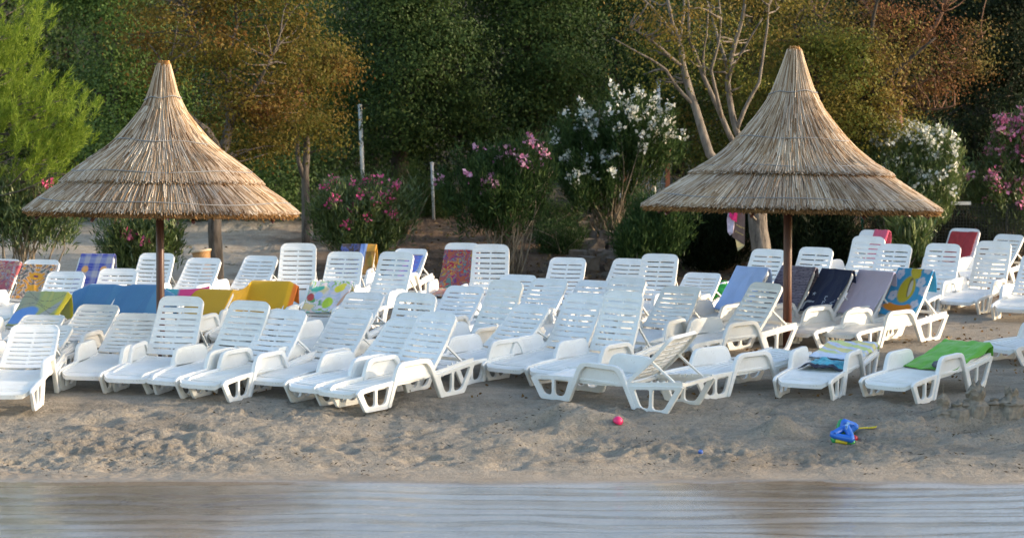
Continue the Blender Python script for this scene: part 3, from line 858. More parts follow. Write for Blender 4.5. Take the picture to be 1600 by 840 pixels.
drape('D6', 'beach_towel', solid((.58, .53, .70)), 'plain lavender towel over a lounger back beside the navy one', seed=12, hang=.42)
drape('D4', 'beach_towel', yellow_fig, 'bright blue towel with white flowers and a yellow and orange figure', seed=13, hang=.25)
drape('E3', 'beach_towel', solid((.66, .12, .20)), 'pink towel over the rearmost lounger right of the parasol', seed=14, hang=.25, w0=.02, w1=.30)
drape('E7', 'beach_towel', red_cloth, 'plain red towel on a lounger in the rear row', y0=.02, y1=.66, hang=.0, w0=-.24, w1=.23, seed=15, wr=.012)
drape('D2', 'beach_towel', solid((.13, .42, .045), .12), 'bright green towel spread on the folded lounger', seed=16, y0=-.28, y1=.735, hang=.08, wr=.016, w0=-.27, w1=.31)
drape('D1', 'beach_towel', pastel, 'pastel striped towel with yellow and green lying on a flat lounger', seed=17, y0=-.02, y1=.745, hang=.12, wr=.012, w0=-.28, w1=.30)
# the red floral towel goes on over the seat of its lounger: a second towel of the same cloth
def flat_towel(key, name, colf, label, s0, s1, w0, w1, seed, crumple=.01, lift=.012, nu=48, nv=60, thick=.007):
    Mr, Mb, t = LG[key]
    U, S = np.meshgrid(np.linspace(0, 1, nu), np.linspace(s0, s1, nv))
    Xx = w0 + (w1 - w0) * U + .03 * (fbm(S * 5, U * 3, 2, seed) - .5)
    zz = np.array([[seat_z(max(0.05, min(1.23, s)))for s in r] for r in S])
    n = fbm(U * 4 + seed, S * 7, 4, seed); Zz = zz + lift + crumple * (n - .2) * 2
    edge = np.minimum(np.minimum(U, 1 - U) * 6, 1)
    Zz = zz + lift + (Zz - zz - lift) * edge
    P = np.stack([Xx, S - SH + .04 * (fbm(U * 4, S * 2, 2, seed + 1) - .5), Zz], -1)
    return cloth(name, P, (U, (S - s0) / (s1 - s0)), colf, label, Mr, thick)
flat_towel('F14', 'beach_towel', redfloral, 'red floral towel spread flat on a lounger seat', .35, 1.2, -.28, .28, 61)
flat_towel('D1', 'beach_towel', lambda u, v: mixc(sstep(.10, .13, np.abs(u - .5) * 2 * .0 + np.minimum(v, u)), np.repeat(C(.018, .022, .05)[None], len(u), 0), blotch([(.05, .34, .44), (.08, .45, .55), (.03, .25, .36), (.10, .50, .62)], 3, 3, 12)(u, v)),
           'crumpled teal cloth with navy border on a lounger seat', .58, 1.12, -.22, .27, 62, .055, .014)
# dark dark bundles: grey pebble bag on the green towel, dark strap on the left lounger
b = MB(); b.lathe([(0.001, .0), (.07, .0), (.085, .02), (.07, .045), (.03, .06), (.001, .064)], 14)
me = b.mesh('towel_weight', True)
for v in me.vertices: v.co.x *= 1.5; v.co.z *= .8 + .5 * vnoise(v.co.x * 30, v.co.y * 30, 3)
o = link('folded_cloth', me, plain('dark_grey_cloth', (.12, .125, .13), .9, var=.4, scale=30, bump=.01)); o.matrix_world = LG['D2'][0] @ Matrix.Translation((.16, -.22, .30))
tag(o, 'small crumpled grey cloth lying on the green towel', 'cloth')

# lettering woven into the navy towel
def letters(txt, size, key, x, y, rot, parent):
    cu = bpy.data.curves.new('lettering', 'FONT'); cu.body = txt; cu.size = size; cu.extrude = .0012
    ob = bpy.data.objects.new('lettering', cu); COL.objects.link(ob)
    me = bpy.data.meshes.new_from_object(ob.evaluated_get(bpy.context.evaluated_depsgraph_get()))
    bpy.data.objects.remove(ob); bpy.data.curves.remove(cu); me.name = 'lettering'
    me.transform(Matrix.Translation((x, y, 0)) @ Matrix.Rotation(rot, 4, 'Z'))
    bm = bmesh.new(); bm.from_mesh(me)
    bmesh.ops.subdivide_edges(bm, edges=[e for e in bm.edges if e.calc_length() > .03], cuts=2); bm.to_mesh(me); bm.free()
    for v in me.vertices: v.co.z += .0265 + back_z(min(.28, abs(v.co.x)), v.co.y) * .7
    me.materials.clear()
    o = link('lettering', me, M['print']); o.parent = parent
    return o
M['print'] = plain('pale_blue_print', (.42, .50, .64), .9)
letters('DEEP', .115, 'D5', .02, .32, -math.pi / 2, navy)
letters('SWIM', .115, 'D5', .14, .29, -math.pi / 2, navy)
mb = MB(); mb.tube([(-.26, .06, 0), (-.26, .17, 0), (-.23, .20, 0), (-.10, .20, 0), (-.06, .17, 0), (-.06, .05, 0)], .018, 6)
o = mb.build('printed_emblem', M['print'], navy)
for v in o.data.vertices: v.co.z = v.co.z * .1 + .024 + back_z(min(.28, abs(v.co.x)), v.co.y) * .7
st5 = [(-.17 + .035 * (1 if i % 2 == 0 else .42) * math.sin(i * math.pi / 5), .32 + .035 * (1 if i % 2 == 0 else .42) * math.cos(i * math.pi / 5), .0235) for i in range(10)]
mb = MB(); mb.add(st5 + [(x, y, z + .002) for x, y, z in st5], [tuple(range(9, -1, -1)), tuple(range(10, 20))] + [(i, (i + 1) % 10, 10 + (i + 1) % 10, 10 + i) for i in range(10)])
mb.build('printed_star', M['print'], navy)

# long cloths hung across two lounger backs
def long_cloth(keys, name, colf, label, x0, x1, front, back, seed, nu=110, nv=46, cat='towel', sagk=.04, straight=False):
    """hung over the top edges of neighbouring backs; sags between them"""
    pts = []
    for k in keys:
        Mr, Mb, t = LG[k]
        for x in (-.265, .265): pts.append((Mb @ Vector((x, BL + .02, .0)), (Mb.to_3x3() @ Vector((0, -1, 0))).normalized()))
    P0 = Vector(pts[0][0]); P1 = Vector(pts[-1][0])
    # poly line through the corners, extended at both ends
    ext0 = (pts[1][0] - pts[0][0]).normalized(); ext1 = (pts[-1][0] - pts[-2][0]).normalized()
    line = [pts[0][0] - ext0 * x0] + [p for p, _ in pts] + [pts[-1][0] + ext1 * x1]
    if straight:                  # pulled taut from end to end
        a_, b_ = line[0].copy(), line[-1].copy(); n_ = len(line) - 1
        for i_ in range(1, n_): line[i_] = line[i_].lerp(a_.lerp(b_, i_ / n_) + Vector((0, 0, .06)), .8)
    dirs = [pts[0][1]] + [d for _, d in pts] + [pts[-1][1]]
    seg = [0.0]
    for a, b_ in zip(line[:-1], line[1:]): seg.append(seg[-1] + (b_ - a).length)
    tot = seg[-1]; Pg = np.zeros((nv, nu, 3)); U = np.zeros((nv, nu)); Vv = np.zeros((nv, nu))
    for i in range(nu):
        q = tot * i / (nu - 1); j = max(0, min(len(seg) - 2, np.searchsorted(seg, q) - 1)); f = (q - seg[j]) / max(1e-6, seg[j + 1] - seg[j])
        top_ = line[j].lerp(line[j + 1], f); d = dirs[j].lerp(dirs[j + 1], f).normalized()
        if j == len(pts) // 2 and len(keys) > 1: top_ = top_ - Vector((0, 0, sagk * 4 * f * (1 - f)))
        if j == 0: top_ = top_ - Vector((0, 0, .55 * (1 - f) * x0))
        if j == len(seg) - 2: top_ = top_ - Vector((0, 0, .55 * f * x1))
        nrm = d.cross(Vector((1, 0, 0))).normalized(); 
        if nrm.y > 0: nrm = -nrm
        fl = front * (1 + .10 * (float(vnoise(q * 1.7, 0, seed)) - .5)); bk = back
        for v in range(nv):
            sv = -bk + (fl + bk) * v / (nv - 1)
            fold = .030 * (float(fbm(q * 3.2 + sv * .8, sv * .7, 3, seed)) - .5)
            if sv < 0: p = top_ + Vector((0, .03, 0)) + Vector((0, .015, -1)) * (-sv) + Vector((0, fold, 0))
            else:
                dd = d.lerp(Vector((0, 0, -1)), .12).normalized()
                p = top_ + dd * sv + nrm * (.035 * min(1, sv / .05) + abs(fold) * 1.6 * min(1, sv / .1)) 
            Pg[v, i] = p; U[v, i] = q / tot; Vv[v, i] = v / (nv - 1)
    return cloth(name, Pg, (U, Vv), colf, label, None, .006, cat)
def bluec(u, v):
    c = solid((.06, .20, .40), .05)(u, v); return mixc(sstep(.955, .965, v), c, C(.035, .04, .28))
long_cloth(['G2', 'G3'], 'beach_towel', bluec, 'long plain blue cloth hung across two lounger backs', .10, .16, .66, .30, 3, sagk=.02, straight=True)
def yel(u, v):
    c = solid((.60, .34, .012), .06)(u, v); c = mixc(sstep(.965, .975, u), c, C(.66, .16, .02)); return c
long_cloth(['G4', 'G5'], 'beach_towel', yel, 'yellow cloth with an orange end hung across two lounger backs', .06, .12, .66, .25, 5, sagk=.05)
# pink cloth hanging between the blue and the yellow one
def pinkc(u, v):
    c = np.repeat(C(.66, .08, .30)[None], len(u), 0); c = mixc(1 - sstep(.28, .36, u + .1 * v), c, C(.10, .42, .60)); return mixc(ell(u, v, .10, .6, .10, .2), c, C(.60, .68, .74))
Pa = LG['G3'][1] @ Vector((.275, BL + .02, 0)); Pb = LG['G4'][1] @ Vector((-.10, BL + .045, .03))
nu, nv = 40, 24; G = np.zeros((nv, nu, 3)); U = np.zeros((nv, nu)); Vv = np.zeros((nv, nu))
for i in range(nu):
    f = i / (nu - 1); p = Pa.lerp(Pb, f) - Vector((0, 0, .12 * f * (1 - f)))
    for v in range(nv):
        s_ = .20 * v / (nv - 1); G[v, i] = p + Vector((.02 * (vnoise(f * 6, s_ * 9, 4) - .5), -.05 * s_ - .05 * float(vnoise(f * 8, 1, 2)) * s_ / .2, -s_)); U[v, i] = f; Vv[v, i] = v / (nv - 1)
cloth('beach_towel', G, (U, Vv), pinkc, 'pink and turquoise cloth hanging between the blue and yellow ones')
# green bag on the lounger beside the one with the pale blue towel
mb = MB(); mb.lathe([(.001, 0), (.13, 0), (.17, .03), (.18, .09), (.14, .15), (.06, .185), (.03, .21), (.001, .215)], 20)
me = mb.mesh('beach_bag', True)
for v in me.vertices: v.co.x *= 1.25 + .25 * vnoise(v.co.y * 14, v.co.z * 14, 5); v.co.z *= .85 + .3 * vnoise(v.co.x * 12, v.co.y * 12, 9)
bag = link('beach_bag', me, plain('bright_green_fabric', (.03, .42, .07), .6, var=.3, scale=14, bump=.01))
mb = MB(); mb.tube([(-.09, 0, .17), (-.06, -.02, .27), (.03, -.02, .28), (.07, 0, .18)], .009, 6).build('handle', bag.data.materials[0], bag)
bag.location = (3.07, 31.55, float(gbase(3.07, 31.55)) + .275)
tag(bag, 'bright green bag lying on a lounger left of the pale blue towel', 'bag')

# ------------------------------------------------------------------ thatched parasols
def straw_mesh(name, prof, t0r, t1r, n, width, off, seed, skew=.05, segs=5, ragged=.05):
    """stalks laid along a profile of revolution. prof: list of (r,z) from the top down; parameter = path length"""
    g = np.random.default_rng(seed)
    pr = np.array(prof); d = np.concatenate([[0], np.cumsum(np.hypot(np.diff(pr[:, 0]), np.diff(pr[:, 1])))])
    T = d[-1]
    # denser where the cone is wider
    rmid = lambda q: np.interp(q, d, pr[:, 0])
    t0 = np.zeros(0); 
    while len(t0) < n:
        q = g.uniform(t0r[0], t0r[1], n) * T; keep = g.uniform(0, 1, n) < (rmid(q) + .12) / (pr[:, 0].max() + .12)
        t0 = np.concatenate([t0, q[keep]])
    t0 = t0[:n]
    L = g.uniform(.35, 1.0, n) * min(1.2, T)
    t1 = np.minimum(t0 + L, T * t1r + g.normal(0, ragged * .45, n)); t0 = np.minimum(t0, t1 - .12)
    ph = g.uniform(0, 2 * np.pi, n); sk = g.normal(0, skew, n)
    w = width * g.uniform(.6, 1.5, n); of = off * g.uniform(0, 1, n) ** 1.2 + .004
    k = np.linspace(0, 1, segs)
    tt = t0[:, None] + (t1 - t0)[:, None] * k
    r = np.interp(np.clip(tt, 0, T), d, pr[:, 0]); z = np.interp(np.clip(tt, 0, T), d, pr[:, 1])
    ex = np.maximum(0, tt - T); er = (pr[-1, 0] - pr[-2, 0]) / (d[-1] - d[-2]); ez = (pr[-1, 1] - pr[-2, 1]) / (d[-1] - d[-2])
    r = r + ex * er; z = z + ex * ez
    dr = np.gradient(np.interp(np.linspace(0, T, 60), np.linspace(0, T, 60), np.interp(np.linspace(0, T, 60), d, pr[:, 0])), T / 59)
    tang = np.interp(tt, np.linspace(0, T, 60), dr); nr = np.sqrt(np.clip(1 - tang ** 2, .02, 1)); nz = tang
    lift = of[:, None] * (.5 + .9 * k[None, :]) 
    r2 = r + nr * lift; z2 = z + nz * lift
    a = ph[:, None] + sk[:, None] * (k[None, :] - .3) * np.minimum(.6, .35 / np.maximum(.1, r)) * 2
    hw = (w[:, None] / 2) * np.linspace(.85, 1.0, segs)[None, :]
    cx, sx = np.cos(a), np.sin(a)
    P = np.stack([r2 * cx, r2 * sx, z2], -1); side = np.stack([-sx, cx, 0 * cx], -1); nrm = np.stack([nr * cx, nr * sx, nz], -1)
    A = P - side * hw[..., None]; B = P + side * hw[..., None]; Cc = P + nrm * hw[..., None] * 1.5
    V = np.stack([A, Cc, B], 2).reshape(-1, 3)          # n, segs, 3
    base = (np.arange(n) * segs * 3)[:, None, None]
    j = np.arange(segs - 1)[None, :, None] * 3
    F = []
    for p, q in ((0, 1), (1, 2)):
        F.append(np.stack([base + j + p, base + j + q, base + j + 3 + q, base + j + 3 + p], -1).reshape(-1, 4))
    return np_mesh(name, V, np.concatenate(F))

def parasol(x, y, prof_up, prof_lo, rim_z, pole_r, label, seed, tilt=0, n_up=9000, n_lo=7000, wires=()):
    zb = gz(x, y)
    root = empty('thatched_parasol', (x, y, zb))
    tag(root, label, 'parasol', 'thatched beach parasols')
    can = MB()
    # solid bed of thatch under the stalks, closed underneath
    def shell(prof, th):
        pr = [(max(.01, r - .012), z - .012) for r, z in prof]
        return pr + [(prof[-1][0] - .02, prof[-1][1] - th)] + [(max(.03, r - .04), z - th - .01) for r, z in reversed(prof[:-1])]
    rot = (0, tilt, 0)
    for nm, prof, n, sd, wd in (('upper_thatch', prof_up, n_up, seed, .0092), ('lower_thatch', prof_lo, n_lo, seed + 1, .0092)):
        bed = MB().lathe(shell(prof, .055), 64)
        bo = bed.build(nm, M['straw_bed'], root, (0, 0, -zb), rot, True)
        g = straw_mesh('stalks', prof, (0, .80), .995, n, wd, .022, sd)
        link('stalks', g, M['straw'], bo)
        # cut stalk ends along the rim
        gg = np.random.default_rng(sd + 5); m = int(2 * math.pi * prof[-1][0] / .0042)
        er = np.array(prof[-1]) - np.array(prof[-2]); er = er / np.hypot(*er)
        ph = gg.uniform(0, 2 * np.pi, m); th = gg.uniform(-.080, .012, m); ln = gg.normal(.026, .018, m) - .014 * (th < -.05)
        r0 = prof[-1][0] - .06; rr0 = prof[-1][0] + er[0] * (-.05); z0 = prof[-1][1] + er[1] * (-.05)
        nx_, nz_ = -er[1], er[0]
        P0 = np.stack([rr0 + nx_ * th, z0 + nz_ * th], -1); P1 = P0 + er * (.05 + ln)[:, None]
        w_ = .0055 * gg.uniform(.6, 1.4, m)
        V = []
        for Q in (P0, P1):
            for dd in ((-1, 0), (0, 1), (1, 0)):
                a = ph + dd[0] * w_ / prof[-1][0] / 2 * 1.4
                V.append(np.stack([(Q[:, 0] + nx_ * w_ * dd[1]) * np.cos(a), (Q[:, 0] + nx_ * w_ * dd[1]) * np.sin(a), Q[:, 1] + nz_ * w_ * dd[1]], -1))
        V = np.stack(V, 1).reshape(-1, 3); b0 = np.arange(m) * 6
        F = np.concatenate([np.stack([b0 + p, b0 + q, b0 + 3 + q, b0 + 3 + p], -1) for p, q in ((0, 1), (1, 2), (2, 0))])
        link('rim_stalks', np_mesh('rim_stalks', V, F), M['straw_end'], bo)
    # bound cap
    zt = prof_up[0][1]
    cap = MB().lathe([(.001, zt + .03), (.045, zt + .03), (.062, zt + .015), (.068, zt - .06), (.072, zt - .13), (.085, zt - .16), (.08, zt - .2)], 20)
    cm = cap.mesh('cap', True)
    for v in cm.vertices:
        k = 1 + .12 * (vnoise(v.co.x * 60, v.co.y * 60 + v.co.z * 20, 2) - .5); v.co.x *= k; v.co.y *= k
    co_ = link('cap', cm, M['straw_end'], root, (0, 0, -zb), rot)
    link('stalks', straw_mesh('stalks', [(.055, zt + .035), (.066, zt - .05), (.088, zt - .19)], (0, .5), 1.0, 260, .009, .012, seed + 9, .2), M['straw_end'], co_)
    # wires tied round the thatch
    allp = np.array(prof_up); lop = np.array(prof_lo)
    for q, which in wires:
        pr = allp if which == 0 else lop
        zz = pr[0, 1] + (pr[-1, 1] - pr[0, 1]) * q; rr = np.interp(-zz, -pr[:, 1], pr[:, 0])
        ring = []
        for k in range(96):
            a = 2 * math.pi * k / 96; e = .043 + .008 * math.sin(a * 7 + q * 9) ; dz = .012 * math.sin(a * 5 + q * 20) + .02 * math.sin(a + q * 7)
            r_ = np.interp(-(zz + dz), -pr[:, 1], pr[:, 0]) + e
            ring.append((r_ * math.cos(a), r_ * math.sin(a), zz + dz + .012))
        MB().tube(ring, .007, 5, True).build('wire', M['wire'], root, (0, 0, -zb), rot)
    MB().tube([(0, 0, -.3), (0, 0, .8), (0, 0, zt - zb - .1)], [pole_r, pole_r * .98, pole_r * .9], 18).build('pole', M['pole'], root, smooth=True)
    # rafters under the thatch
    for k in range(8):
        a = 2 * math.pi * (k + .5) / 8
        pts = [(max(.04, r - .085) * math.cos(a), max(.04, r - .085) * math.sin(a), z - .10) for r, z in prof_lo]
        MB().tube(pts, .022, 6).build('rafter', M['pole'], root, (0, 0, -zb), rot)
    return root

def px_prof(lst, s, y0=276):   # (half width px, image y) -> (r, z) at a scale of s pixels per metre
    return [(hw / s, CAM_Z + (y0 - yy) / s) for hw, yy in lst]
s1 = FPX / 26.7
up = px_prof([(9, 100), (12, 115), (17, 131), (24, 163), (43, 188), (63, 214), (80, 231), (118, 257), (140, 274), (153, 286)], s1)
lo = px_prof([(100, 259), (140, 281), (160, 294), (190, 315), (208, 330)], s1)
parasol(-4.32, 26.7, up, lo, 0, .052, 'smaller thatched straw parasol on a dark pole, left of the picture', 101, tilt=R(.9),
        n_up=13000, n_lo=10000, wires=((.30, 0), (.66, 0), (.90, 0), (.78, 1)))
s2 = FPX / 28.2
up = px_prof([(9, 77), (13, 92), (20, 115), (29, 143), (48, 176), (83, 219), (114, 248), (136, 262), (155, 273)], s2)
lo = px_prof([(100, 247), (140, 268), (163, 282), (200, 305), (228, 324)], s2)
parasol(3.575, 28.2, up, lo, 0, .058, 'larger thatched straw parasol with a tall pointed top, right of the picture', 201, tilt=R(1.0),
        n_up=15500, n_lo=12000, wires=((.36, 0), (.72, 0), (.93, 0), (.80, 1)))

# ------------------------------------------------------------------ plants
def W(px, py, d):                 # a point seen at (px, py) of the 1600 px picture, d metres away, as plain coordinates
    return np.array([(px - 800) / FPX * d, d, CAM_Z - (py - 276) / FPX * d])

def leaf_quads(P, D, size, aspect, g, jitter=.6, N=None):
    """one small four-cornered leaf at each point P, growing roughly along D; with N the leaf faces roughly along N"""
    n = len(P)
    r = g.normal(0, 1, (n, 3))
    if N is not None:
        N = N / (np.linalg.norm(N, axis=1, keepdims=True) + 1e-9) + g.normal(0, jitter, (n, 3)); N /= np.linalg.norm(N, axis=1, keepdims=True) + 1e-9
        d = r - N * (r * N).sum(1, keepdims=True) + np.array([0, 0, -.5]); d -= N * (d * N).sum(1, keepdims=True); d /= np.linalg.norm(d, axis=1, keepdims=True) + 1e-9
        s = np.cross(N, d)
    else:
        d = D + g.normal(0, jitter, (n, 3)); d /= np.linalg.norm(d, axis=1, keepdims=True) + 1e-9
        s = np.cross(d, r); s /= np.linalg.norm(s, axis=1, keepdims=True) + 1e-9
    L = (size * g.uniform(.55, 1.35, n))[:, None]; Wd = L * aspect
    a = P; b = P + d * L * .45 + s * Wd * .5; c = P + d * L; e = P + d * L * .45 - s * Wd * .5
    V = np.stack([a, b, c, e], 1).reshape(-1, 3)
    F = np.arange(n * 4).reshape(n, 4)
    return V, F

def crown_points(ells, nclump, per, spread, g, hollow=.55, holes=.42, hs=.9):
    """leaf positions in clumps spread through a set of ellipsoids (centre, radii)"""
    vol = np.array([r[0] * r[1] * r[2] for _, r in ells]); pick = g.choice(len(ells), nclump * 3, p=vol / vol.sum())
    c = np.array([e[0] for e in ells])[pick]; r = np.array([e[1] for e in ells])[pick]
    q = g.normal(0, 1, (len(pick), 3)); q /= np.linalg.norm(q, axis=1, keepdims=True)
    rad = (hollow + (1 - hollow) * g.uniform(0, 1, len(pick)) ** .6)[:, None]
    P = c + q * r * rad
    nz = vnoise(P[:, 0] / hs + 7, P[:, 2] / hs + P[:, 1] / hs * .7, 91)
    P = P[nz > holes][:nclump]; Q = q[nz > holes][:nclump]
    k = np.repeat(np.arange(len(P)), (per * g.uniform(.4, 1.5, len(P))).astype(int))
    sp = spread * g.uniform(.6, 1.5, len(P))
    off = g.normal(0, 1, (len(k), 3)) * sp[k][:, None] * np.array([1.25, 1.25, .7])
    off *= np.array([1.0, 1.0, .8]); outw = Q[k] * .55 + off / (sp[k][:, None] * 1.6 + 1e-6) + np.array([0, 0, .35])
    return P[k] + off, outw, P

def limb(mb, a, b, r0, r1, g, wob=.06, n=6, sides=7):
    a = np.array(a, float); b = np.array(b, float); L = np.linalg.norm(b - a); pts = []
    w1 = g.normal(0, wob * L, 3); w2 = g.normal(0, wob * L * .6, 3)
    for i in range(n + 1):
        f = i / n; pts.append(a + (b - a) * f + w1 * math.sin(math.pi * f) + w2 * math.sin(2 * math.pi * f))
    mb.tube(pts, [r0 + (r1 - r0) * i / n for i in range(n + 1)], sides)
    return pts

def tree(name, label, base, limbs, ells, leafm, barkm, nclump, per, spread, size, aspect=.55, seed=0, hollow=.5, holes=.40, hs=.9, twigs=60, cat='tree', group=None, jitter=.7, twig_r=.012):
    """limbs: list of polylines [(point, radius), ...]; ells: crown lobes"""
    g = np.random.default_rng(seed)
    root = empty(name, base); B = np.array(base)
    tag(root, label, cat, group)
    mb = MB(); ends = []
    for pl in limbs:
        pts = []; rad = []
        for (p, r0), (q, r1) in zip(pl[:-1], pl[1:]):
            p = np.array(p) - B; q = np.array(q) - B; L = np.linalg.norm(q - p); w = g.normal(0, .03 * L, 3)
            for i in range(5):
                f = i / 5; pts.append(p + (q - p) * f + w * math.sin(math.pi * f)); rad.append(r0 + (r1 - r0) * f)
        pts.append(np.array(pl[-1][0]) - B); rad.append(pl[-1][1])
        mb.tube(pts, rad, 10); ends += [np.array(p) for p in pts[len(pts) // 3:]]
    P, D, CL = crown_points([(np.array(c) - B, r) for c, r in ells], int(nclump * .62), per * 2.4, spread * 1.25, g, hollow, holes, hs)
    if ends:
        E = np.array(ends)
        for c in CL[g.choice(len(CL), min(twigs, len(CL)), replace=False)]:
            e = E[np.argmin(np.linalg.norm(E - c, axis=1) + .6 * np.maximum(0, E[:, 2] - c[2]))]
            limb(mb, e, c, twig_r * 1.8, twig_r * .5, g, .07, 5, 5)
    mb.build('trunk', barkm, root, smooth=True)
    V, F = leaf_quads(P, D, size * .85, aspect, g, .42, D)
    link('crown', np_mesh('crown', V, F), leafm, root)
    return root

def at(px, py, d): return tuple(W(px, py, d))
def E(px, py, rx, ry, d, dep=None):
    s = FPX / d; return (W(px, py, d), np.array([rx / s, (dep if dep else rx / s), ry / s]))
def gbase_at(px, d): 
    x = (px - 800) / FPX * d; return (x, d, gz(x, d) - .05)
def P_(px, py, d, r): return (at(px, py, d), r)

# big trees ---------------------------------------------------------------
# the tree with the wicker bin at its foot: turning leaves
b0 = gbase_at(338, 37)
tree('broadleaf_tree', 'tree with turning orange-brown leaves and a forked grey trunk behind the left parasol', b0,
     [[(b0, .125), P_(335, 360, 37, .115), P_(345, 250, 37, .10)],
      [P_(345, 250, 37, .10), P_(325, 205, 36.8, .07), P_(285, 170, 36.6, .045), P_(255, 105, 36.5, .02)],
      [P_(345, 250, 37, .10), P_(360, 190, 37.2, .075), P_(358, 120, 37.4, .05), P_(372, 40, 37.6, .03), P_(380, -60, 37.6, .015)],
      [P_(360, 195, 37.2, .06), P_(390, 150, 37, .04), P_(425, 90, 36.8, .02)],
      [P_(358, 130, 37.3, .04), P_(320, 80, 37.2, .03), P_(290, 10, 37, .015)]],
     [E(380, 40, 115, 90, 37.3, 1.2), E(300, 60, 90, 90, 37, 1.1), E(400, 160, 100, 80, 37.6, 1.1), E(250, 40, 90, 60, 38, 1.1), E(440, 90, 80, 80, 37.8, 1.0), E(350, -60, 170, 70, 37.4, 1.3), E(390, 235, 70, 40, 37.6, .8)],
     M['autumn'], M['bark'], 330, 62, .17, .075, .6, 11, .25, .34, .7, twigs=130)
b1 = gbase_at(478, 42)
tree('broadleaf_tree', 'slim tree with a thin straight trunk and orange leaves right of the left parasol', b1,
     [[(b1, .085), P_(477, 270, 42, .075), P_(478, 190, 42, .06), P_(470, 110, 42, .035), P_(480, 20, 42, .015)],
      [P_(476, 280, 42, .05), P_(465, 215, 41.8, .04), P_(458, 150, 41.8, .02)]],
     [E(470, 110, 70, 70, 42, .9), E(490, 200, 55, 50, 42, .8), E(440, 190, 60, 50, 41.8, .8), E(500, 90, 40, 50, 42, .7)],
     M['autumn'], M['bark'], 130, 60, .17, .075, .6, 12, .3, .34, .7, twigs=40)
# pale multi-stemmed tree behind the right parasol
b2 = gbase_at(1184, 36)
stubp = at(1160, 322, 35.7)
treeB = tree('broadleaf_tree', 'bare-stemmed grey tree with several leaning trunks behind the right parasol', b2,
     [[(b2, .175), P_(1185, 360, 36, 0.157), P_(1182, 315, 36, 0.157)],
      [P_(1182, 318, 36, 0.123), P_(1140, 280, 36, 0.085), P_(1108, 240, 36, 0.074), P_(1085, 165, 36.2, 0.063), P_(1066, 100, 36.3, 0.052), P_(1050, 40, 36.4, 0.033), P_(1030, -40, 36.5, 0.018)],
      [P_(1066, 105, 36.3, 0.037), P_(1030, 75, 36, 0.026), P_(985, 45, 35.8, 0.013)],
      [P_(1085, 165, 36.2, 0.037), P_(1062, 90, 36.5, 0.030), P_(1068, 20, 36.8, 0.022), P_(1060, -60, 36.8, 0.011)],
      [P_(1182, 318, 36, 0.089), P_(1160, 250, 36.4, 0.056), P_(1128, 185, 36.4, 0.044), P_(1098, 120, 36.4, 0.037), P_(1075, 60, 36.5, 0.026), P_(1072, -20, 36.5, 0.015)],
      [P_(1182, 318, 36, 0.089), P_(1165, 240, 36.8, 0.063), P_(1150, 205, 36.8, 0.056), P_(1136, 130, 37, 0.048), P_(1150, 60, 37, 0.037), P_(1163, 0, 37, 0.026), P_(1180, -70, 37, 0.015)],
      [P_(1137, 130, 37, 0.033), P_(1120, 60, 37.2, 0.026), P_(1102, 0, 37.3, 0.018), P_(1090, -50, 37.4, 0.009)],
      [P_(1100, 120, 36.4, 0.026), P_(1102, 60, 36.4, 0.018), P_(1104, 0, 36.5, 0.011)],
      [P_(1128, 185, 36.4, .035), P_(1110, 110, 36.0, .025), P_(1125, 30, 35.8, .016), P_(1118, -40, 35.8, .009)],
      [P_(1150, 205, 36.8, .04), P_(1185, 130, 36.8, .028), P_(1198, 40, 36.9, .018), P_(1210, -40, 36.9, .01)],
      [P_(1085, 165, 36.2, .035), P_(1040, 110, 35.9, .024), P_(1000, 85, 35.7, .015), P_(955, 60, 35.6, .008)],
      [P_(1055, 60, 36.4, .03), P_(1015, 10, 36.2, .018), P_(975, -30, 36.1, .01)],
      [P_(1136, 130, 37, .03), P_(1160, 80, 36.7, .02), P_(1190, 30, 36.5, .011)],
      [P_(1183, 345, 35.9, 0.022), (tuple(np.array(stubp)), .014)]],
     [E(1040, 40, 100, 70, 36.4, 1.2), E(1120, -20, 140, 60, 36.6, 1.3), E(1000, 110, 60, 50, 36.6, .8), E(1150, 90, 60, 60, 37.4, 1.0), E(1200, 40, 70, 90, 37.2, 1.0)],
     M['golden'], M['pale_bark'], 150, 42, .17, .062, .6, 13, .3, .45, .8, twigs=110, twig_r=.014)
# right tree: gold below, dry red above
b3 = gbase_at(1310, 39)
tree('broadleaf_tree', 'olive-gold tree with thin branches behind the right parasol top', b3,
     [[(b3, .14), P_(1300, 300, 39, .13), P_(1290, 210, 39, .11), P_(1270, 120, 39, .07), P_(1240, 40, 39, .03)],
      [P_(1292, 220, 39, .08), P_(1330, 140, 38.8, .06), P_(1360, 60, 38.7, .035), P_(1380, -20, 38.6, .02)],
      [P_(1290, 210, 39, .07), P_(1400, 110, 38.6, .045), P_(1460, 60, 38.5, .02)]],
     [E(1300, 130, 100, 90, 39, 1.2), E(1340, 190, 80, 60, 38.8, 1.0), E(1240, 60, 80, 80, 39.2, 1.1), E(1280, 230, 60, 40, 39, .8), E(1340, 70, 90, 60, 39, 1.0), E(1200, 120, 50, 70, 39.3, .8)],
     M['golden'], M['bark_dark'], 270, 60, .17, .07, .6, 14, .25, .34, .7, twigs=90)
b4 = gbase_at(1420, 41)
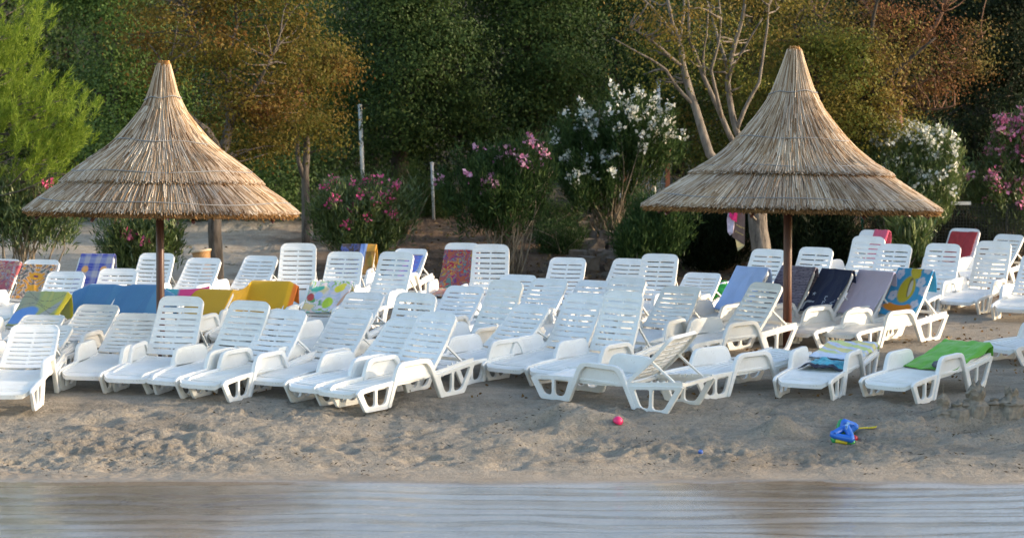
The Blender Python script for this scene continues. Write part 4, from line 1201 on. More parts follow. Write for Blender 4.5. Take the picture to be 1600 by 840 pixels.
tree('broadleaf_tree', 'tree with dry red-brown leaves on fine branches at the upper right', b4,
     [[(b4, .13), P_(1415, 280, 41, .12), P_(1400, 180, 41, .10), P_(1420, 90, 40.6, .06), P_(1470, 20, 40.2, .03)],
      [P_(1400, 180, 41, .07), P_(1380, 90, 40.5, .05), P_(1350, 10, 40.2, .025)],
      [P_(1410, 140, 40.8, .05), P_(1480, 110, 40, .03), P_(1530, 60, 39.8, .014)],
      [P_(1410, 150, 40.8, .045), P_(1440, 170, 39.8, .025), P_(1490, 165, 39.5, .012)],
      [P_(1380, 90, 40.5, .04), P_(1320, 60, 40, .025), P_(1270, 20, 39.8, .012)]],
     [E(1440, 40, 110, 50, 40, 1.1), E(1350, 20, 120, 60, 40, 1.1), E(1490, 80, 60, 50, 39.8, .8), E(1440, 120, 70, 50, 39.8, .8), E(1380, 110, 60, 60, 40, .8), E(1430, -40, 140, 50, 40, 1.2)],
     M['redbrown'], M['twig'], 200, 42, .16, .06, .6, 15, .25, .42, .6, twigs=170, twig_r=.009)
# dark evergreens in the middle and behind
def evergreen(label, px, d, ells, mat, seed, nclump, per=85, size=.085, group='evergreen trees behind the beach', spread=.26, holes=.48):
    b = gbase_at(px, d); top = min(e[0][2] for e in ells)
    limbs = [[(b, .22), (tuple(W(px + 5, 200, d)), .17), (tuple(W(px - 8, 90, d)), .10), (tuple(W(px, 0, d)), .05)]]
    for c, r in ells[:5]: limbs.append([(tuple(W(px, 190, d)), .09), (tuple((W(px, 150, d) + c) / 2), .06), (tuple(c), .025)])
    return tree('evergreen_tree', label, b, limbs, ells, mat, M['bark_dark'], nclump, per, spread, size, .55, seed, .45, holes, 1.0, twigs=30, group=group)
evergreen('dark green evergreen tree filling the middle above the pink oleanders', 620, 47, [E(600, 60, 110, 100, 47, 1.7), E(680, 130, 100, 100, 46.5, 1.6), E(560, 170, 60, 80, 47.5, 1.2), E(640, -40, 140, 70, 47, 1.8), E(700, 210, 80, 60, 47, 1.4), E(600, 200, 70, 60, 47, 1.3)], M['dkgreen'], 21, 520)
evergreen('dark green evergreen tree just left of the white flowering oleander', 830, 48, [E(810, 60, 110, 100, 48, 1.7), E(880, 90, 90, 90, 47.5, 1.5), E(780, 170, 90, 80, 48, 1.5), E(860, -40, 140, 70, 48, 1.8), E(850, 190, 80, 70, 48.5, 1.4)], M['dkgreen'], 22, 480)
evergreen('deep green evergreen tree behind the gap left of the bare-stemmed tree', 970, 50, [E(960, 70, 80, 80, 50, 1.6), E(990, 180, 80, 90, 50.5, 1.5), E(1040, 120, 80, 100, 51, 1.5), E(960, -20, 110, 60, 50, 1.6), E(1080, 220, 80, 80, 50, 1.4)], M['dkgreen'], 23, 330)
evergreen('green leafy tree between the pine and the left parasol', 190, 45, [E(190, 60, 90, 90, 45, 1.4), E(140, 20, 70, 70, 45.5, 1.3), E(210, 170, 90, 80, 45, 1.4), E(240, 230, 110, 70, 44.5, 1.3), E(130, 140, 60, 80, 45, 1.2), E(300, 260, 90, 50, 44, 1.1), E(170, -40, 110, 50, 45, 1.4)], M['midgreen'], 24, 420, group='leafy trees behind the beach')
evergreen('green leafy tree behind the slim orange tree', 450, 48, [E(430, 230, 90, 70, 47, 1.3), E(520, 230, 70, 70, 47, 1.2), E(480, 20, 90, 80, 49, 1.4), E(530, 110, 60, 90, 48.5, 1.2), E(400, 80, 90, 90, 50, 1.4), E(460, 290, 80, 40, 44.5, .9)], M['midgreen'], 25, 360, group='leafy trees behind the beach')
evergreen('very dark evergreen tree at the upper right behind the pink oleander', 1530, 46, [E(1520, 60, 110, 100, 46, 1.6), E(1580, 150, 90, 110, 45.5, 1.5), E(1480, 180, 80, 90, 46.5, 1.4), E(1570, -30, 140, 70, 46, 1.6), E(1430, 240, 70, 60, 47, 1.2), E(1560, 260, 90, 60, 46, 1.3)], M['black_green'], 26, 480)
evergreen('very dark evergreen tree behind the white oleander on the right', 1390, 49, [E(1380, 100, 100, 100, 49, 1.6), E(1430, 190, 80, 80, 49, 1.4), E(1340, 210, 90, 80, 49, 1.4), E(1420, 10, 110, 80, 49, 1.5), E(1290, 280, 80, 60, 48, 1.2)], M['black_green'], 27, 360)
evergreen('olive green tree behind the bare-stemmed tree', 1180, 49, [E(1150, 60, 100, 100, 49, 1.6), E(1220, 120, 90, 100, 49, 1.5), E(1130, 180, 90, 80, 49.5, 1.4), E(1190, -40, 130, 60, 49, 1.6), E(1220, 240, 90, 60, 48.5, 1.3)], M['golden'], 28, 330, group='leafy trees behind the beach', holes=.40)
# further row that closes the view
k = 0
for px in (-40, 110, 260, 420, 580, 740, 900, 1060, 1215, 1370, 1520, 1660):
    d = 58 + (k * 37 % 9); k += 1
    m = M['dkgreen'] if k % 3 else M['black_green']
    evergreen('dark tree of the far wood row, showing only through gaps between nearer crowns', px, d,
              [E(px, 60, 110, 120, d, 2.0), E(px + 60, 190, 90, 90, d, 1.7), E(px - 60, 170, 90, 100, d, 1.7), E(px, 270, 120, 60, d, 1.5), E(px + (20 if px != 1215 else 60), -60 if px != 1215 else 0, 120, 80 if px != 1215 else 40, d, 2.0)], m, 40 + k, 230, 75, .13, 'trees of the far wood row', .34, .25)

# the bright pine on the left: sprays of long needles
def pine(label, base, lobes, n_spray, seed):
    g = np.random.default_rng(seed); root = empty('pine_tree', base); B = np.array(base); tag(root, label, 'pine tree')
    mb = MB(); tr_ = [np.array(p) - B for p in (base, W(-20, 250, 33.9), W(-15, 120, 33.9), W(-10, -20, 33.9), W(-8, -120, 33.9))]
    mb.tube(tr_, [.17, .14, .11, .07, .03], 10)
    P, D, CL = crown_points([(c - B, r) for c, r in lobes], n_spray, 1.0, .05, g, .30, .22, .8)
    P = CL; axis = np.stack([np.interp(P[:, 2], [a[2] for a in tr_], [a[i] for a in tr_]) for i in range(3)], -1)
    out = P - axis; out /= np.linalg.norm(out, axis=1, keepdims=True) + 1e-6
    tip = out * .55 + np.array([0, 0, .75]) + g.normal(0, .25, P.shape); tip /= np.linalg.norm(tip, axis=1, keepdims=True)
    for i in g.choice(len(P), min(90, len(P)), replace=False): limb(mb, axis[i] - np.array([0, 0, .25]), P[i], .02, .006, g, .05, 5, 5)
    mb.build('trunk', M['bark'], root, smooth=True)
    per = 70; k = np.repeat(np.arange(len(P)), per); f = g.uniform(0, 1, len(k)); L = g.uniform(.18, .42, len(P))[k]
    Q = P[k] + tip[k] * (f * L)[:, None]
    rd = g.normal(0, 1, Q.shape); dirn = tip[k] * 1.0 + rd * .42
    V, F = leaf_quads(Q, dirn, .11, .075, g, .1)
    link('crown', np_mesh('crown', V, F), M['pine'], root)
pb = gbase_at(-20, 33.9)
pine('bright yellow-green pine tree at the left edge', pb, [E(10, 40, 70, 110, 33.8, .9), E(0, 150, 90, 90, 33.8, 1.0), E(60, 200, 80, 70, 33.5, .9), E(110, 190, 40, 45, 33.4, .5), E(20, 255, 110, 45, 33.6, .9), E(-60, 120, 90, 160, 34.0, 1.1), E(20, -60, 60, 80, 33.9, .8), E(70, 240, 60, 45, 33.5, .6), E(120, 225, 30, 40, 33.4, .4)], 900, 31)

# oleanders ---------------------------------------------------------------
def oleander(label, px, d, lobes, leafm, flowerm, nfl, n_stem, seed, per=170, zone=None, leaf=.12, group='oleander bushes', fl=.075, ncl=None, cat='oleander bush', stems=True):
    g = np.random.default_rng(seed); b = gbase_at(px, d); B = np.array(b); root = empty('oleander_bush', b); tag(root, label, cat, group)
    mb = MB(); nc = ncl or n_stem * 5
    P, D, CL = crown_points([(c - B, r) for c, r in lobes], nc, 1.0, .02, g, .30, .18, .8)
    tips = CL
    for i in range(min(n_stem, len(tips))):
        a = np.array([g.normal(0, .16), g.normal(0, .14), 0]); limb(mb, a, tips[i], .017, .006, g, .05, 6, 6)
    mb.build('stems', M['stem'], root, smooth=True)
    up = tips - np.array([0, 0, -.2]); up = up / (np.linalg.norm(up, axis=1, keepdims=True) + 1e-6) * .8 + np.array([0, 0, .45])
    k = np.repeat(np.arange(len(tips)), per); f = g.uniform(-1, .15, len(k)); 
    Q = tips[k] + up[k] * (f * .42)[:, None] + g.normal(0, .075, (len(k), 3))
    V, F = leaf_quads(Q, up[k] * .9, leaf, .17, g, .55)
    link('crown', np_mesh('crown', V, F), leafm, root)
    if nfl:
        c_ = tips[g.choice(len(tips), min(len(tips), nfl * 3), replace=False)]
        # flowers open on the outer tips, the upper and front ones first
        cen = np.array([c - B for c, r in lobes]).mean(0)
        sc_ = (c_[:, 2] - cen[2]) * .55 - (c_[:, 1] - cen[1]) * .9 + g.normal(0, .3, len(c_))
        c_ = c_[np.argsort(-sc_)][:nfl] + up[:1] * 0 + np.array([0, -.05, .10])
        for cc in c_[:100]:
            q = cc + g.normal(0, .045, (int(g.integers(10, 26)), 3))
            V, F = leaf_quads(q, g.normal(0, 1, q.shape), fl, .9, g, .5)
            link('flower_cluster', np_mesh('flower_cluster', V, F), flowerm, root)
    return root
oleander('pink flowering oleander right of the left parasol, above the navy and gold towel', 560, 38.5, [E(560, 320, 80, 45, 38.5, .8), E(620, 325, 50, 40, 38.3, .6), E(510, 310, 45, 40, 38.5, .6), E(570, 365, 60, 30, 38.2, .5)], M['ole'], M['flower_pink'], 30, 40, 51, ncl=150, fl=.055)
oleander('pale pink oleander with long bare stems left of the stone steps', 785, 38.5, [E(760, 275, 75, 45, 38.5, .8), E(820, 250, 55, 40, 38.5, .7), E(720, 295, 40, 35, 38.5, .5), E(800, 300, 60, 30, 38.4, .6)], M['ole_dark'], M['flower_pale'], 26, 46, 52, ncl=150)
oleander('tall white flowering oleander above the stone steps', 955, 42.5, [E(960, 200, 80, 60, 42.5, .9), E(910, 230, 55, 70, 42.5, .8), E(1010, 210, 60, 60, 42.5, .8), E(940, 275, 70, 35, 42.2, .7), E(900, 280, 40, 30, 42, .5)], M['ole_dark'], M['flower_white'], 95, 50, 53, ncl=210)
oleander('white flowering oleander to the right of the right parasol', 1415, 38.9, [E(1425, 245, 75, 52, 38.9, .55), E(1390, 230, 42, 36, 38.9, .5), E(1462, 260, 45, 48, 38.9, .5), E(1425, 300, 72, 30, 38.8, .5)], M['ole'], M['flower_white'], 120, 40, 54, ncl=230)
oleander('large pink flowering oleander at the right picture edge', 1600, 40.1, [E(1585, 250, 60, 70, 40.1, .5), E(1550, 290, 50, 40, 40, .5), E(1620, 220, 50, 60, 40.1, .5), E(1590, 315, 60, 32, 40, .45), E(1525, 280, 28, 28, 40, .35)], M['ole'], M['flower_mid'], 100, 40, 55, ncl=210, fl=.08)
oleander('small pink oleander behind the left parasol pole', 225, 37, [E(230, 375, 45, 28, 37, .5), E(190, 372, 40, 28, 37, .5), E(265, 365, 30, 22, 37, .4)], M['ole'], M['flower_pink'], 6, 26, 56, ncl=60, leaf=.14)
oleander('leafy oleander with bare stems below the pine at the left edge', 40, 34, [E(40, 310, 60, 28, 34, .6), E(0, 300, 50, 30, 34, .5), E(85, 330, 40, 18, 34, .4)], M['ole'], M['flower_pink'], 5, 30, 57, ncl=80)
oleander('plain green oleander without flowers right of the stone steps', 1010, 38, [E(1010, 360, 50, 35, 38, .5), E(988, 378, 24, 22, 38, .3), E(1050, 350, 45, 35, 38, .5), E(1012, 322, 30, 24, 38.3, .4)], M['ole_dark'], None, 0, 24, 58, ncl=130)
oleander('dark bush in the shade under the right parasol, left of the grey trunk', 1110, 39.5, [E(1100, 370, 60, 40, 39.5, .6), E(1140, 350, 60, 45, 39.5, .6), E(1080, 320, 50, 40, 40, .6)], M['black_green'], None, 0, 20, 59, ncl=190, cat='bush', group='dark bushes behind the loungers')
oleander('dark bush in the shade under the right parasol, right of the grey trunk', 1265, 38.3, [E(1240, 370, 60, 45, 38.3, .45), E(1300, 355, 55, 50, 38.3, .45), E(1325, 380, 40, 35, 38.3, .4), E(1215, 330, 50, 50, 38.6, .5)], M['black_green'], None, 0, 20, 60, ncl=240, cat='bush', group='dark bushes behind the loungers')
oleander('low thin grassy shrub in front of the dark net at the right', 1420, 37.5, [E(1420, 365, 28, 28, 37.5, .3), E(1440, 350, 18, 30, 37.5, .25)], M['ole'], None, 0, 20, 63, ncl=26, per=90, leaf=.20, cat='shrub')
oleander('low dark shrub on the earth bank left of the stone steps', 875, 41, [E(870, 360, 45, 15, 41, .5), E(905, 368, 25, 10, 41, .3)], M['ole_dark'], None, 0, 12, 61, ncl=50, cat='shrub', group='low shrubs on the bank', leaf=.07)
oleander('low dark shrub at the top of the earth bank beside the pale pink oleander', 865, 44, [E(860, 325, 30, 15, 44, .4), E(890, 330, 20, 12, 44, .3)], M['ole_dark'], None, 0, 10, 62, ncl=34, cat='shrub', group='low shrubs on the bank', leaf=.07)
oleander('dark hedge bush at the top of the bank between the two pink oleanders', 660, 45.5, [E(640, 290, 60, 35, 45.5, .8), E(700, 300, 50, 30, 45.5, .7), E(590, 290, 50, 30, 46, .7)], M['dkgreen'], None, 0, 16, 64, ncl=120, cat='bush', group='dark bushes behind the loungers', leaf=.08)
oleander('leafy bush at the top of the sand bank behind the left parasol', 250, 45, [E(220, 320, 70, 25, 45, .8), E(320, 315, 80, 28, 45, .8), E(130, 320, 70, 25, 45, .8), E(420, 320, 60, 22, 45, .8)], M['midgreen'], None, 0, 16, 65, ncl=150, cat='bush', group='leafy bushes on the bank', leaf=.08)
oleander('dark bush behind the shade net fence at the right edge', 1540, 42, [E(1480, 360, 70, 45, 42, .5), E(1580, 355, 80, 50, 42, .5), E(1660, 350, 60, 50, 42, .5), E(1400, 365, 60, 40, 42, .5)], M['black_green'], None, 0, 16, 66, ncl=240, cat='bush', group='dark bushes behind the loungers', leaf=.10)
# shore-side shrubs to the right, outside the picture, that shade the front of the beach
for i, (x, y, h) in enumerate([(10.6, 22.6, 2.3), (11.6, 21.8, 2.6), (12.4, 23.4, 3.6), (14.0, 22.6, 3.6), (10.4, 23.9, 2.9), (12.6, 24.6, 5.0), (14.4, 24.2, 5.6), (13.6, 25.6, 5.6), (16.2, 25.2, 6.0), (16.0, 26.3, 5.4), (11.8, 25.8, 4.2)]):
    g = np.random.default_rng(80 + i); zb = gz(x, y)
    tree('tamarisk_tree', 'low feathery shore tree to the right of the beach', (x, y, zb),
         [[((x, y, zb), .09), ((x + .1, y, zb + h * .5), .06), ((x, y + .1, zb + h * .8), .03)], [((x + .05, y, zb + h * .3), .05), ((x - .4, y - .1, zb + h * .6), .025)]],
         [(np.array([x, y, zb + h * .55]), np.array([.95, .85, h * .40])), (np.array([x - .3, y + .2, zb + h * .75]), np.array([.7, .7, h * .22])), (np.array([x + .3, y - .2, zb + h * .35]), np.array([.8, .7, h * .28]))],
         M['midgreen'], M['bark'], 170, 75, .20, .12, .5, 90 + i, .1, .14, .8, twigs=20, group='shore trees right of the beach')

# ------------------------------------------------------------------ fences, posts, gate, steps
def post(px, ytop, ybot, d, r, m, label, lean=0):
    a = W(px, ytop, d); b = W(px + lean, ybot, d); b[2] = gz(b[0], d) - .1
    root = empty('fence_post', (b[0], d, b[2]))
    MB().tube([(0, 0, 0), tuple(a - b)], r, 10).build('shaft', m, root, smooth=True)
    h = tuple(a - b); MB().lathe([(r * 1.25, -.02), (r * 1.25, .012), (.001, .03)], 10, h).build('cap', m, root)
    return tag(root, label, 'post', 'metal posts behind the beach')
post(563, 165, 285, 46, .042, M['white_post'], 'tall white post above the pink oleander', 6)
post(675, 255, 330, 45, .032, M['galv'], 'short grey post between the two pink oleanders', 3)
post(911, 168, 300, 47, .045, M['white_post'], 'white post among the white oleander flowers')
post(1028, 128, 300, 48, .045, M['galv'], 'tall grey post behind the white oleander, right side')
post(1021, 256, 312, 43.6, .05, M['galv'], 'short grey post beside the rusty gate')
post(1347, 336, 430, 39, .022, M['green_post'], 'green post behind the rearmost loungers on the right')

d = 47.5
gr = empty('garden_gate', at(1000, 302, d)); G0 = np.array(gr.location); G0[2] = gz(G0[0], d); gr.location = G0
tag(gr, 'rusty orange gate with upright bars at the top of the stone steps', 'gate')
for px in (975, 1043):
    p = W(px, 230, d) - G0; MB().box((p[0], 0, p[2] / 2 - .05), (.09, .09, p[2] + .1)).build('gate_post', M['orange_post'], gr)
p0 = W(970, 234, d) - G0; p1 = W(1050, 232, d) - G0
MB().box(((p0[0] + p1[0]) / 2, -.06, p0[2]), (p1[0] - p0[0], .05, .07)).build('top_rail', M['orange_post'], gr)
mb = MB()
for i in range(20):
    x = (980 + i * 3 - 800) / FPX * d - G0[0]; mb.tube([(x, 0, 0), (x, 0, p0[2] - .05)], .008, 5)
for z in (.12, .5): mb.box(((p0[0] + p1[0]) / 2, .012, z), (p1[0] - p0[0] - .1, .02, .03))
mb.build('bars', M['galv'], gr)
p = W(968, 240, d - .4) - G0; MB().box((p[0], -.4, p[2] / 2 - .05), (.05, .05, p[2] + .1)).build('side_post', M['white_post'], gr)

# dark shade net fence on the right
d = 39.6
nf = empty('net_fence', (float(W(1345, 0, d)[0]), d, gz(float(W(1345, 0, d)[0]), d))); N0 = np.array(nf.location)
tag(nf, 'dark shade net fence behind the rear loungers at the right edge', 'fence')
xa, xb = 0.0, float(W(1690, 0, d)[0] - N0[0]); zt = float(W(0, 320, d)[2] - N0[2])
mb = MB()
for i in range(int(zt / .055) + 1): mb.box(((xa + xb) / 2, 0, .02 + i * .055), (xb - xa, .004, .010))
for i in range(int((xb - xa) / .055) + 1): mb.box((xa + i * .055, .004, zt / 2), (.008, .004, zt))
mb.build('net', M['net'], nf)
for i in range(4): MB().tube([(xa + .05 + i * (xb - xa - .1) / 3, .05, -.2), (xa + .05 + i * (xb - xa - .1) / 3, .05, zt + .02)], .024, 8).build('post', M['net'], nf)
ra, rb = float(W(1455, 0, d)[0] - N0[0]), float(W(1516, 0, d)[0] - N0[0])
MB().box(((ra + rb) / 2, -.02, zt + .03), (rb - ra, .05, .06)).build('white_rail', M['white_post'], nf)

# stone steps up the bank
ss = empty('stone_steps', (1.55, 40.2, gz(1.55, 40.2))); S0 = np.array(ss.location)
tag(ss, 'rough stone steps climbing the earth bank', 'steps')
for i in range(7):
    y = 39.4 + i * .95; z = gz(1.55, y + .3); w = 1.15 - .05 * i
    mb = MB(); g = np.random.default_rng(300 + i); xs_ = np.sort(np.concatenate([[-w / 2, w / 2], g.uniform(-w * .3, w * .3, 2)]))
    for a, b_ in zip(xs_[:-1], xs_[1:]):
        if b_ - a < .08: continue
        mb.box(((a + b_) / 2 + 1.55 + .05 * i - S0[0], y - S0[1] + g.normal(0, .05), z - S0[2] + g.normal(0, .02)), (b_ - a - .015, .55, .30), Matrix.Rotation(g.normal(0, .05), 4, 'Z'), .9)
    o = mb.build('step', M['stone'], ss)
    bm = bmesh.new(); bm.from_mesh(o.data); bmesh.ops.subdivide_edges(bm, edges=bm.edges[:], cuts=3, use_grid_fill=True)
    for v in bm.verts: v.co += Vector((vnoise(v.co.x * 9, v.co.z * 9 + v.co.y * 3, 1) - .5, vnoise(v.co.x * 9, v.co.z * 9, 2) - .5, vnoise(v.co.x * 8, v.co.y * 8, 3) - .5)) * .07
    bm.to_mesh(o.data); bm.free()
# loose stones at the sides of the steps
g = np.random.default_rng(5); proto = None
for i in range(26):
    px = g.choice([g.uniform(835, 905), g.uniform(905, 985)]); d = g.uniform(37.5, 43); x = (px - 800) / FPX * d; r = g.uniform(.05, .13)
    bm = bmesh.new(); bmesh.ops.create_icosphere(bm, subdivisions=2, radius=1)
    for v in bm.verts: v.co *= .75 + .5 * float(vnoise(v.co.x * 1.6 + i * 5, v.co.y * 1.6 + v.co.z * 1.3, i)); v.co.z *= .65
    me = bpy.data.meshes.new('stone'); bm.to_mesh(me); bm.free()
    o = link('stone', me, M['stone'], None, (x, d, gz(x, d) + r * .2)); o.scale = (r, r, r); o.rotation_euler = (0, 0, g.uniform(0, 6))
    tag(o, 'loose rough stone on the earth bank beside the stone steps', 'stone', 'loose stones on the bank')

# wicker bin at the foot of the tree
bx, by = (322 - 800) / FPX * 36.2, 36.2
bz = gz(bx, by); topz = CAM_Z - (392 - 276) / FPX * by
wb = empty('wicker_bin', (bx, by, bz)); tag(wb, 'orange wicker bin with a pale rim beside the trunk behind the left loungers', 'bin')
h = topz - bz
MB().lathe([(.10, 0), (.125, h * .5), (.155, h), (.14, h), (.11, h * .5), (.085, .03), (.001, .03)], 24).build('basket', M['wicker'], wb, rot=(0, R(-8), 0), smooth=True)
MB().tube([(.158 * math.cos(a), .158 * math.sin(a), h + .01) for a in np.linspace(0, 2 * math.pi, 24, endpoint=False)], .02, 6, True).build('rim', M['wicker_rim'], wb, rot=(0, R(-8), 0))

# cloths hanging on the stub of the grey trunk
d = 35.6
def hang_sheet(pxs, name, colr, label, cat, thick, seed):
    pl = [W(a, b, d) for a, b in pxs]; c0 = pl[0].copy()
    mb = MB(); n = len(pl); g = np.random.default_rng(seed)
    V = [tuple(p - c0 + np.array([0, g.normal(0, .012), 0])) for p in pl] + [tuple(p - c0 + np.array([0, thick, 0])) for p in pl]
    mb.add(V, [tuple(range(n - 1, -1, -1)), tuple(range(n, 2 * n))] + [(i, (i + 1) % n, n + (i + 1) % n, n + i) for i in range(n)])
    o = mb.build(name, plain(name + '_cloth_' + str(seed), colr, .85, var=.25, scale=14), None, tuple(c0)); tag(o, label, cat); return o, c0
o, _ = hang_sheet([(1140, 322), (1150, 322), (1147, 355), (1145, 364), (1141, 368), (1137, 362), (1136, 342)], 'hanging_cloth', (.55, .47, .58), 'pale lilac cloth with a pink corner hanging left of the grey trunk', 'cloth', .03, 2)
q, c1 = hang_sheet([(1141, 322), (1152, 322), (1151, 347), (1143, 343), (1139, 338)], 'pink_corner', (.62, .02, .16), None, None, .02, 3)
for k_ in ('label', 'category'):
    if k_ in q: del q[k_]
q.parent = o; q.location = Vector(c1) - o.location + Vector((0, -.03, 0))
bn, c2 = hang_sheet([(1152, 322), (1164, 322), (1164, 383), (1144, 370), (1147, 350), (1150, 335)], 'hanging_bag', (.10, .075, .075), 'dark brown bag with yellow lettering hanging left of the grey trunk', 'bag', .03, 4)
q, c3 = hang_sheet([(1149, 372), (1164, 383), (1161, 386), (1153, 392)], 'yellow_end', (.42, .36, .19), None, None, .028, 6)
q.parent = bn; q.location = Vector(c3) - bn.location + Vector((0, .002, 0))
g = np.random.default_rng(8)
for row, (y0_, n_) in enumerate(((351, 6), (361, 6))):
    mb = MB()
    for i in range(n_):
        a = W(1150.5 + i * 2.2 - row * 1.5, y0_ + i * 1.1, d) - c2; hh = g.uniform(.022, .04)
        mb.box((a[0], -.045, a[2]), (.008, .003, hh), Matrix.Rotation(g.normal(.2, .3), 4, 'Y')); mb.box((a[0] + .01, -.045, a[2] + g.uniform(-.012, .012)), (.016, .003, .008))
    mb.build('lettering', plain('yellow_print_%d' % row, (.42, .34, .12), .8), bn)
# cord that carries them
cb = MB(); cb.tube([at(1141, 321.5, d), stubp, at(1160, 321.5, d)], .006, 5)
co = cb.build('cord', M['wire']); tag(co, 'thin cord over a branch stub carrying the hanging bag and cloth', 'cord')

# ------------------------------------------------------------------ things on the sand
def plastic_mat(name, c, rough=.28): return plain(name, c, rough, .5, .06)
def shore(px, py):                # where a point low on the front sand lies
    lo_, hi_ = 17.0, 25.0
    for _ in range(40):
        m_ = (lo_ + hi_) / 2; x = (px - 800) / FPX * m_
        yy = 276 + (CAM_Z - gz(x, m_)) / m_ * FPX
        if yy > py: lo_ = m_
        else: hi_ = m_
    x = (px - 800) / FPX * lo_; return x, lo_, gz(x, lo_)
# pink scoop, half buried
x, y, z = shore(966, 662)
bm = bmesh.new(); bmesh.ops.create_uvsphere(bm, u_segments=20, v_segments=12, radius=.054)
bmesh.ops.delete(bm, geom=[v for v in bm.verts if v.co.z < -.005], context='VERTS')
bmesh.ops.solidify(bm, geom=bm.faces[:], thickness=.005)
me = bpy.data.meshes.new('toy_bowl'); bm.to_mesh(me); bm.free(); me.polygons.foreach_set('use_smooth', np.ones(len(me.polygons), bool))
o = link('toy_bowl', me, plastic_mat('hot_pink_plastic', (.78, .03, .15)), None, (x, y, z + .02), (R(32), R(22), 0)); tag(o, 'small hot pink toy bowl tipped over on the sand', 'toy')
# small blue bottle cap
x, y, z = shore(1096, 708)
o = MB().lathe([(.001, .022), (.02, .022), (.023, .018), (.024, 0), (.02, 0), (.019, .016), (.001, .017)], 18).build('bottle_cap', plastic_mat('blue_cap', (.06, .13, .42)), None, (x, y, z), (R(25), 0, 0)); tag(o, 'tiny blue bottle cap on the sand near the water', 'cap')
# inflatable armbands: two fat triangular rings
def armband(px, py, rot, size, label, cols):
    x, y, z = shore(px, py); root = empty('inflatable_armband', (x, y, z + .03), rot); tag(root, label, 'armband', 'inflatable armbands on the sand')
    tri = []
    cor = [(-size, -.2 * size), (size, -.35 * size), (.15 * size, .95 * size)]
    tri = [(a, 0, b) for a, b in fillet(cor, size * .35, 4)]
    MB().tube(tri, [.036 + .008 * math.sin(i * 1.3) for i in range(len(tri))], 12, True).build('ring', cols[0], root, (0, -.03, .05), smooth=True)
    MB().tube([(a, .075, b) for a, _, b in tri], [.036 + .006 * math.cos(i * 1.7) for i in range(len(tri))], 12, True).build('ring', cols[1], root, (0, -.03, .05), smooth=True)
    pa = MB(); pa.tube([(-size * .6, .035, -.28 * size - .028), (size * .5, .035, -.3 * size - .030)], .020, 8); pa.build('print_band', cols[2], root, (0, -.03, .05), smooth=True)
    MB().lathe([(.012, 0), (.012, .03), (.016, .034), (.016, .042), (.001, .045)], 10).build('valve', cols[3], root, (size * .25, -.068, .05 + size * .55), (R(70), 0, 0))
    return root
bl_, gn, yl, wh = plastic_mat('glossy_blue_vinyl', (.03, .16, .62), .2), plastic_mat('green_vinyl', (.04, .33, .10), .25), plastic_mat('yellow_vinyl', (.62, .50, .03), .25), plastic_mat('pale_blue_vinyl', (.25, .45, .75), .25)
armband(1318, 694, (R(-38), R(6), R(-12)), .105, 'blue inflatable armband with a yellow and green band, lying nearer the water', [bl_, gn, yl, wh])
armband(1330, 682, (R(-8), R(-42), R(20)), .095, 'blue and green inflatable armband standing tilted behind the other', [bl_, gn, wh, wh])
x, y, z = shore(1337, 691)
bm = bmesh.new(); bmesh.ops.create_uvsphere(bm, u_segments=18, v_segments=12, radius=.038)
me = bpy.data.meshes.new('ball'); bm.to_mesh(me); bm.free(); me.polygons.foreach_set('use_smooth', np.ones(len(me.polygons), bool))
for v in me.vertices: v.co.z *= .93
o = link('ball', me, plastic_mat('red_plastic', (.50, .02, .03)), None, (x, y, z + .034)); tag(o, 'small red ball touching the blue armbands', 'ball')
x, y, z = shore(1354, 672)
sp_ = empty('toy_spade', (x, y, z + .012), (R(4), R(-3), R(8))); tag(sp_, 'yellow plastic toy spade lying beside the armbands', 'toy')
MB().tube([(-.10, 0, .005), (-.02, 0, .008), (.03, 0, .006)], .008, 8).build('handle', yl, sp_)
b = MB(); b.add([(.03, -.022, 0), (.10, -.03, .006), (.125, 0, .012), (.10, .03, .006), (.03, .022, 0), (.03, -.022, .006), (.10, -.03, .012), (.125, 0, .018), (.10, .03, .012), (.03, .022, .006)],
      [(4, 3, 2, 1, 0), (5, 6, 7, 8, 9)] + [(i, (i + 1) % 5, 5 + (i + 1) % 5, 5 + i) for i in range(5)]); b.build('blade', yl, sp_)

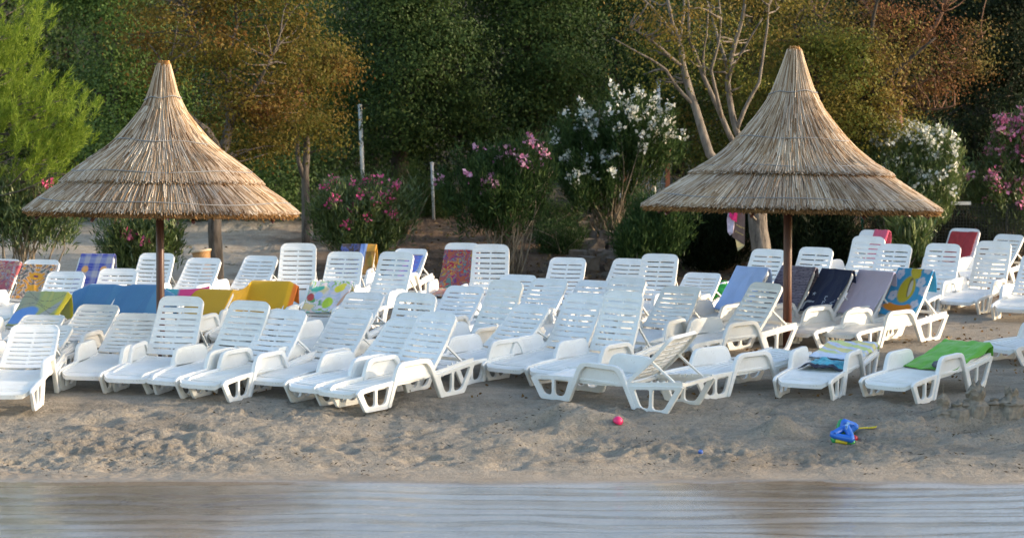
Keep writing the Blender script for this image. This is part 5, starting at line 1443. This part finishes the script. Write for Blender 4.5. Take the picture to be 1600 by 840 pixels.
# sand castle: crumbling towers on the heap edge
def castle():
    x0, y0, z0 = shore(1530, 652); root = empty('sand_castle', (x0, y0, z0)); tag(root, 'crumbling sand castle with pointed towers at the right edge of the beach', 'sand castle')
    for px, py, w, h, sd in ((1476, 648, .065, .13, 1), (1500, 646, .07, .06, 2), (1528, 645, .075, .18, 3), (1513, 646, .055, .06, 4), (1556, 645, .07, .05, 5), (1583, 644, .085, .12, 6)):
        x, y = (px - 800) / FPX * 22.74, 22.74; z = gz(x, y) + .02; w *= 1.3; h *= 1.5
        mb = MB(); n = 26; prof = []
        for i in range(15):
            f = i / 14; r = w * (1.35 - .95 * f ** .8) * (1 + .25 * math.sin(f * 9 + sd)); prof.append((max(.004, r if i < 14 else .002), h * f))
        mb.lathe([(prof[0][0] * 1.25, -.14), (prof[0][0] * 1.12, -.05)] + prof, n); me = mb.mesh('tower', False)
        for v in me.vertices:
            f = .72 + .56 * float(fbm(v.co.x * 22 + sd * 3, v.co.y * 22 + v.co.z * 26, 3, sd)); v.co.x *= f; v.co.y *= f; v.co.z *= .75 + .5 * float(vnoise(v.co.x * 30 + sd, v.co.y * 30, sd))
        link('tower', me, M['damp_sand'], root, (x - x0, y - y0, z - z0 - .02))
    tw = MB(); x, y = (1476 - 800) / FPX * 22.76, 22.76; z = gz(x, y) + .06; tw.tube([(0, 0, 0), (.004, 0, .07), (-.006, .002, .13)], .004, 5); tw.build('twig', M['stem'], root, (x - x0, y - y0, z - z0 + .11))
castle()

# weed and leaf crumbs: uncountable
def litter(name, n, xr, yr, size, aspect, cols, seed, kindlab, dens=None, lift=.004):
    g = np.random.default_rng(seed); x = g.uniform(*xr, n); y = g.uniform(*yr, n)
    if dens is not None: k = g.uniform(0, 1, n) < dens(x, y); x = x[k]; y = y[k]
    z = ground(x, y) + lift; P = np.stack([x, y, z], -1)
    a = g.uniform(0, 6.28, len(x)); D = np.stack([np.cos(a), np.sin(a), g.uniform(.0, .5, len(x))], -1)
    V, F = leaf_quads(P, D, size, aspect, g, .15)
    o = link(name, np_mesh(name, V, F), leaf_mat(name + '_colours', cols, .85, .1)); tag(o, kind='stuff'); return o
litter('leaf_litter', 9000, (-8, 10), (23.7, 37), .055, .6, [(.09, .05, .02), (.16, .09, .035), (.25, .15, .06), (.30, .21, .10)], 1, '', lambda x, y: np.clip(fbm(x * .9, y * .9, 3, 6) * 2.6 - 1.0, 0, 1))
litter('bank_litter', 9000, (-7, 9), (37, 46), .06, .6, [(.06, .035, .018), (.13, .075, .03), (.20, .12, .05), (.26, .20, .13)], 2, '', lambda x, y: np.clip((x + 3) / 3, 0.03, 1))
litter('dry_seaweed', 5000, (-5.6, 5.8), (20.35, 23.4), .045, .22, [(.03, .022, .014), (.06, .045, .028), (.10, .075, .045)], 3, '', lambda x, y: np.clip(np.exp(-((y - 20.85 - .25 * (fbm(x * .8, x * 0, 3, 2) - .5)) / .06) ** 2) * 1.0 * (fbm(x * 2, y * 2, 2, 3) > .45) + .05 + .35 * (fbm(x * 1.5, y * 1.8, 3, 13) > .62), 0, 1))
litter('bank_grass', 2600, (-7, 6), (38, 45.5), .13, .07, [(.05, .07, .02), (.10, .11, .03), (.18, .15, .06)], 4, '', lambda x, y: (fbm(x * .8, y * .8, 3, 31) > .58) * 1.0)
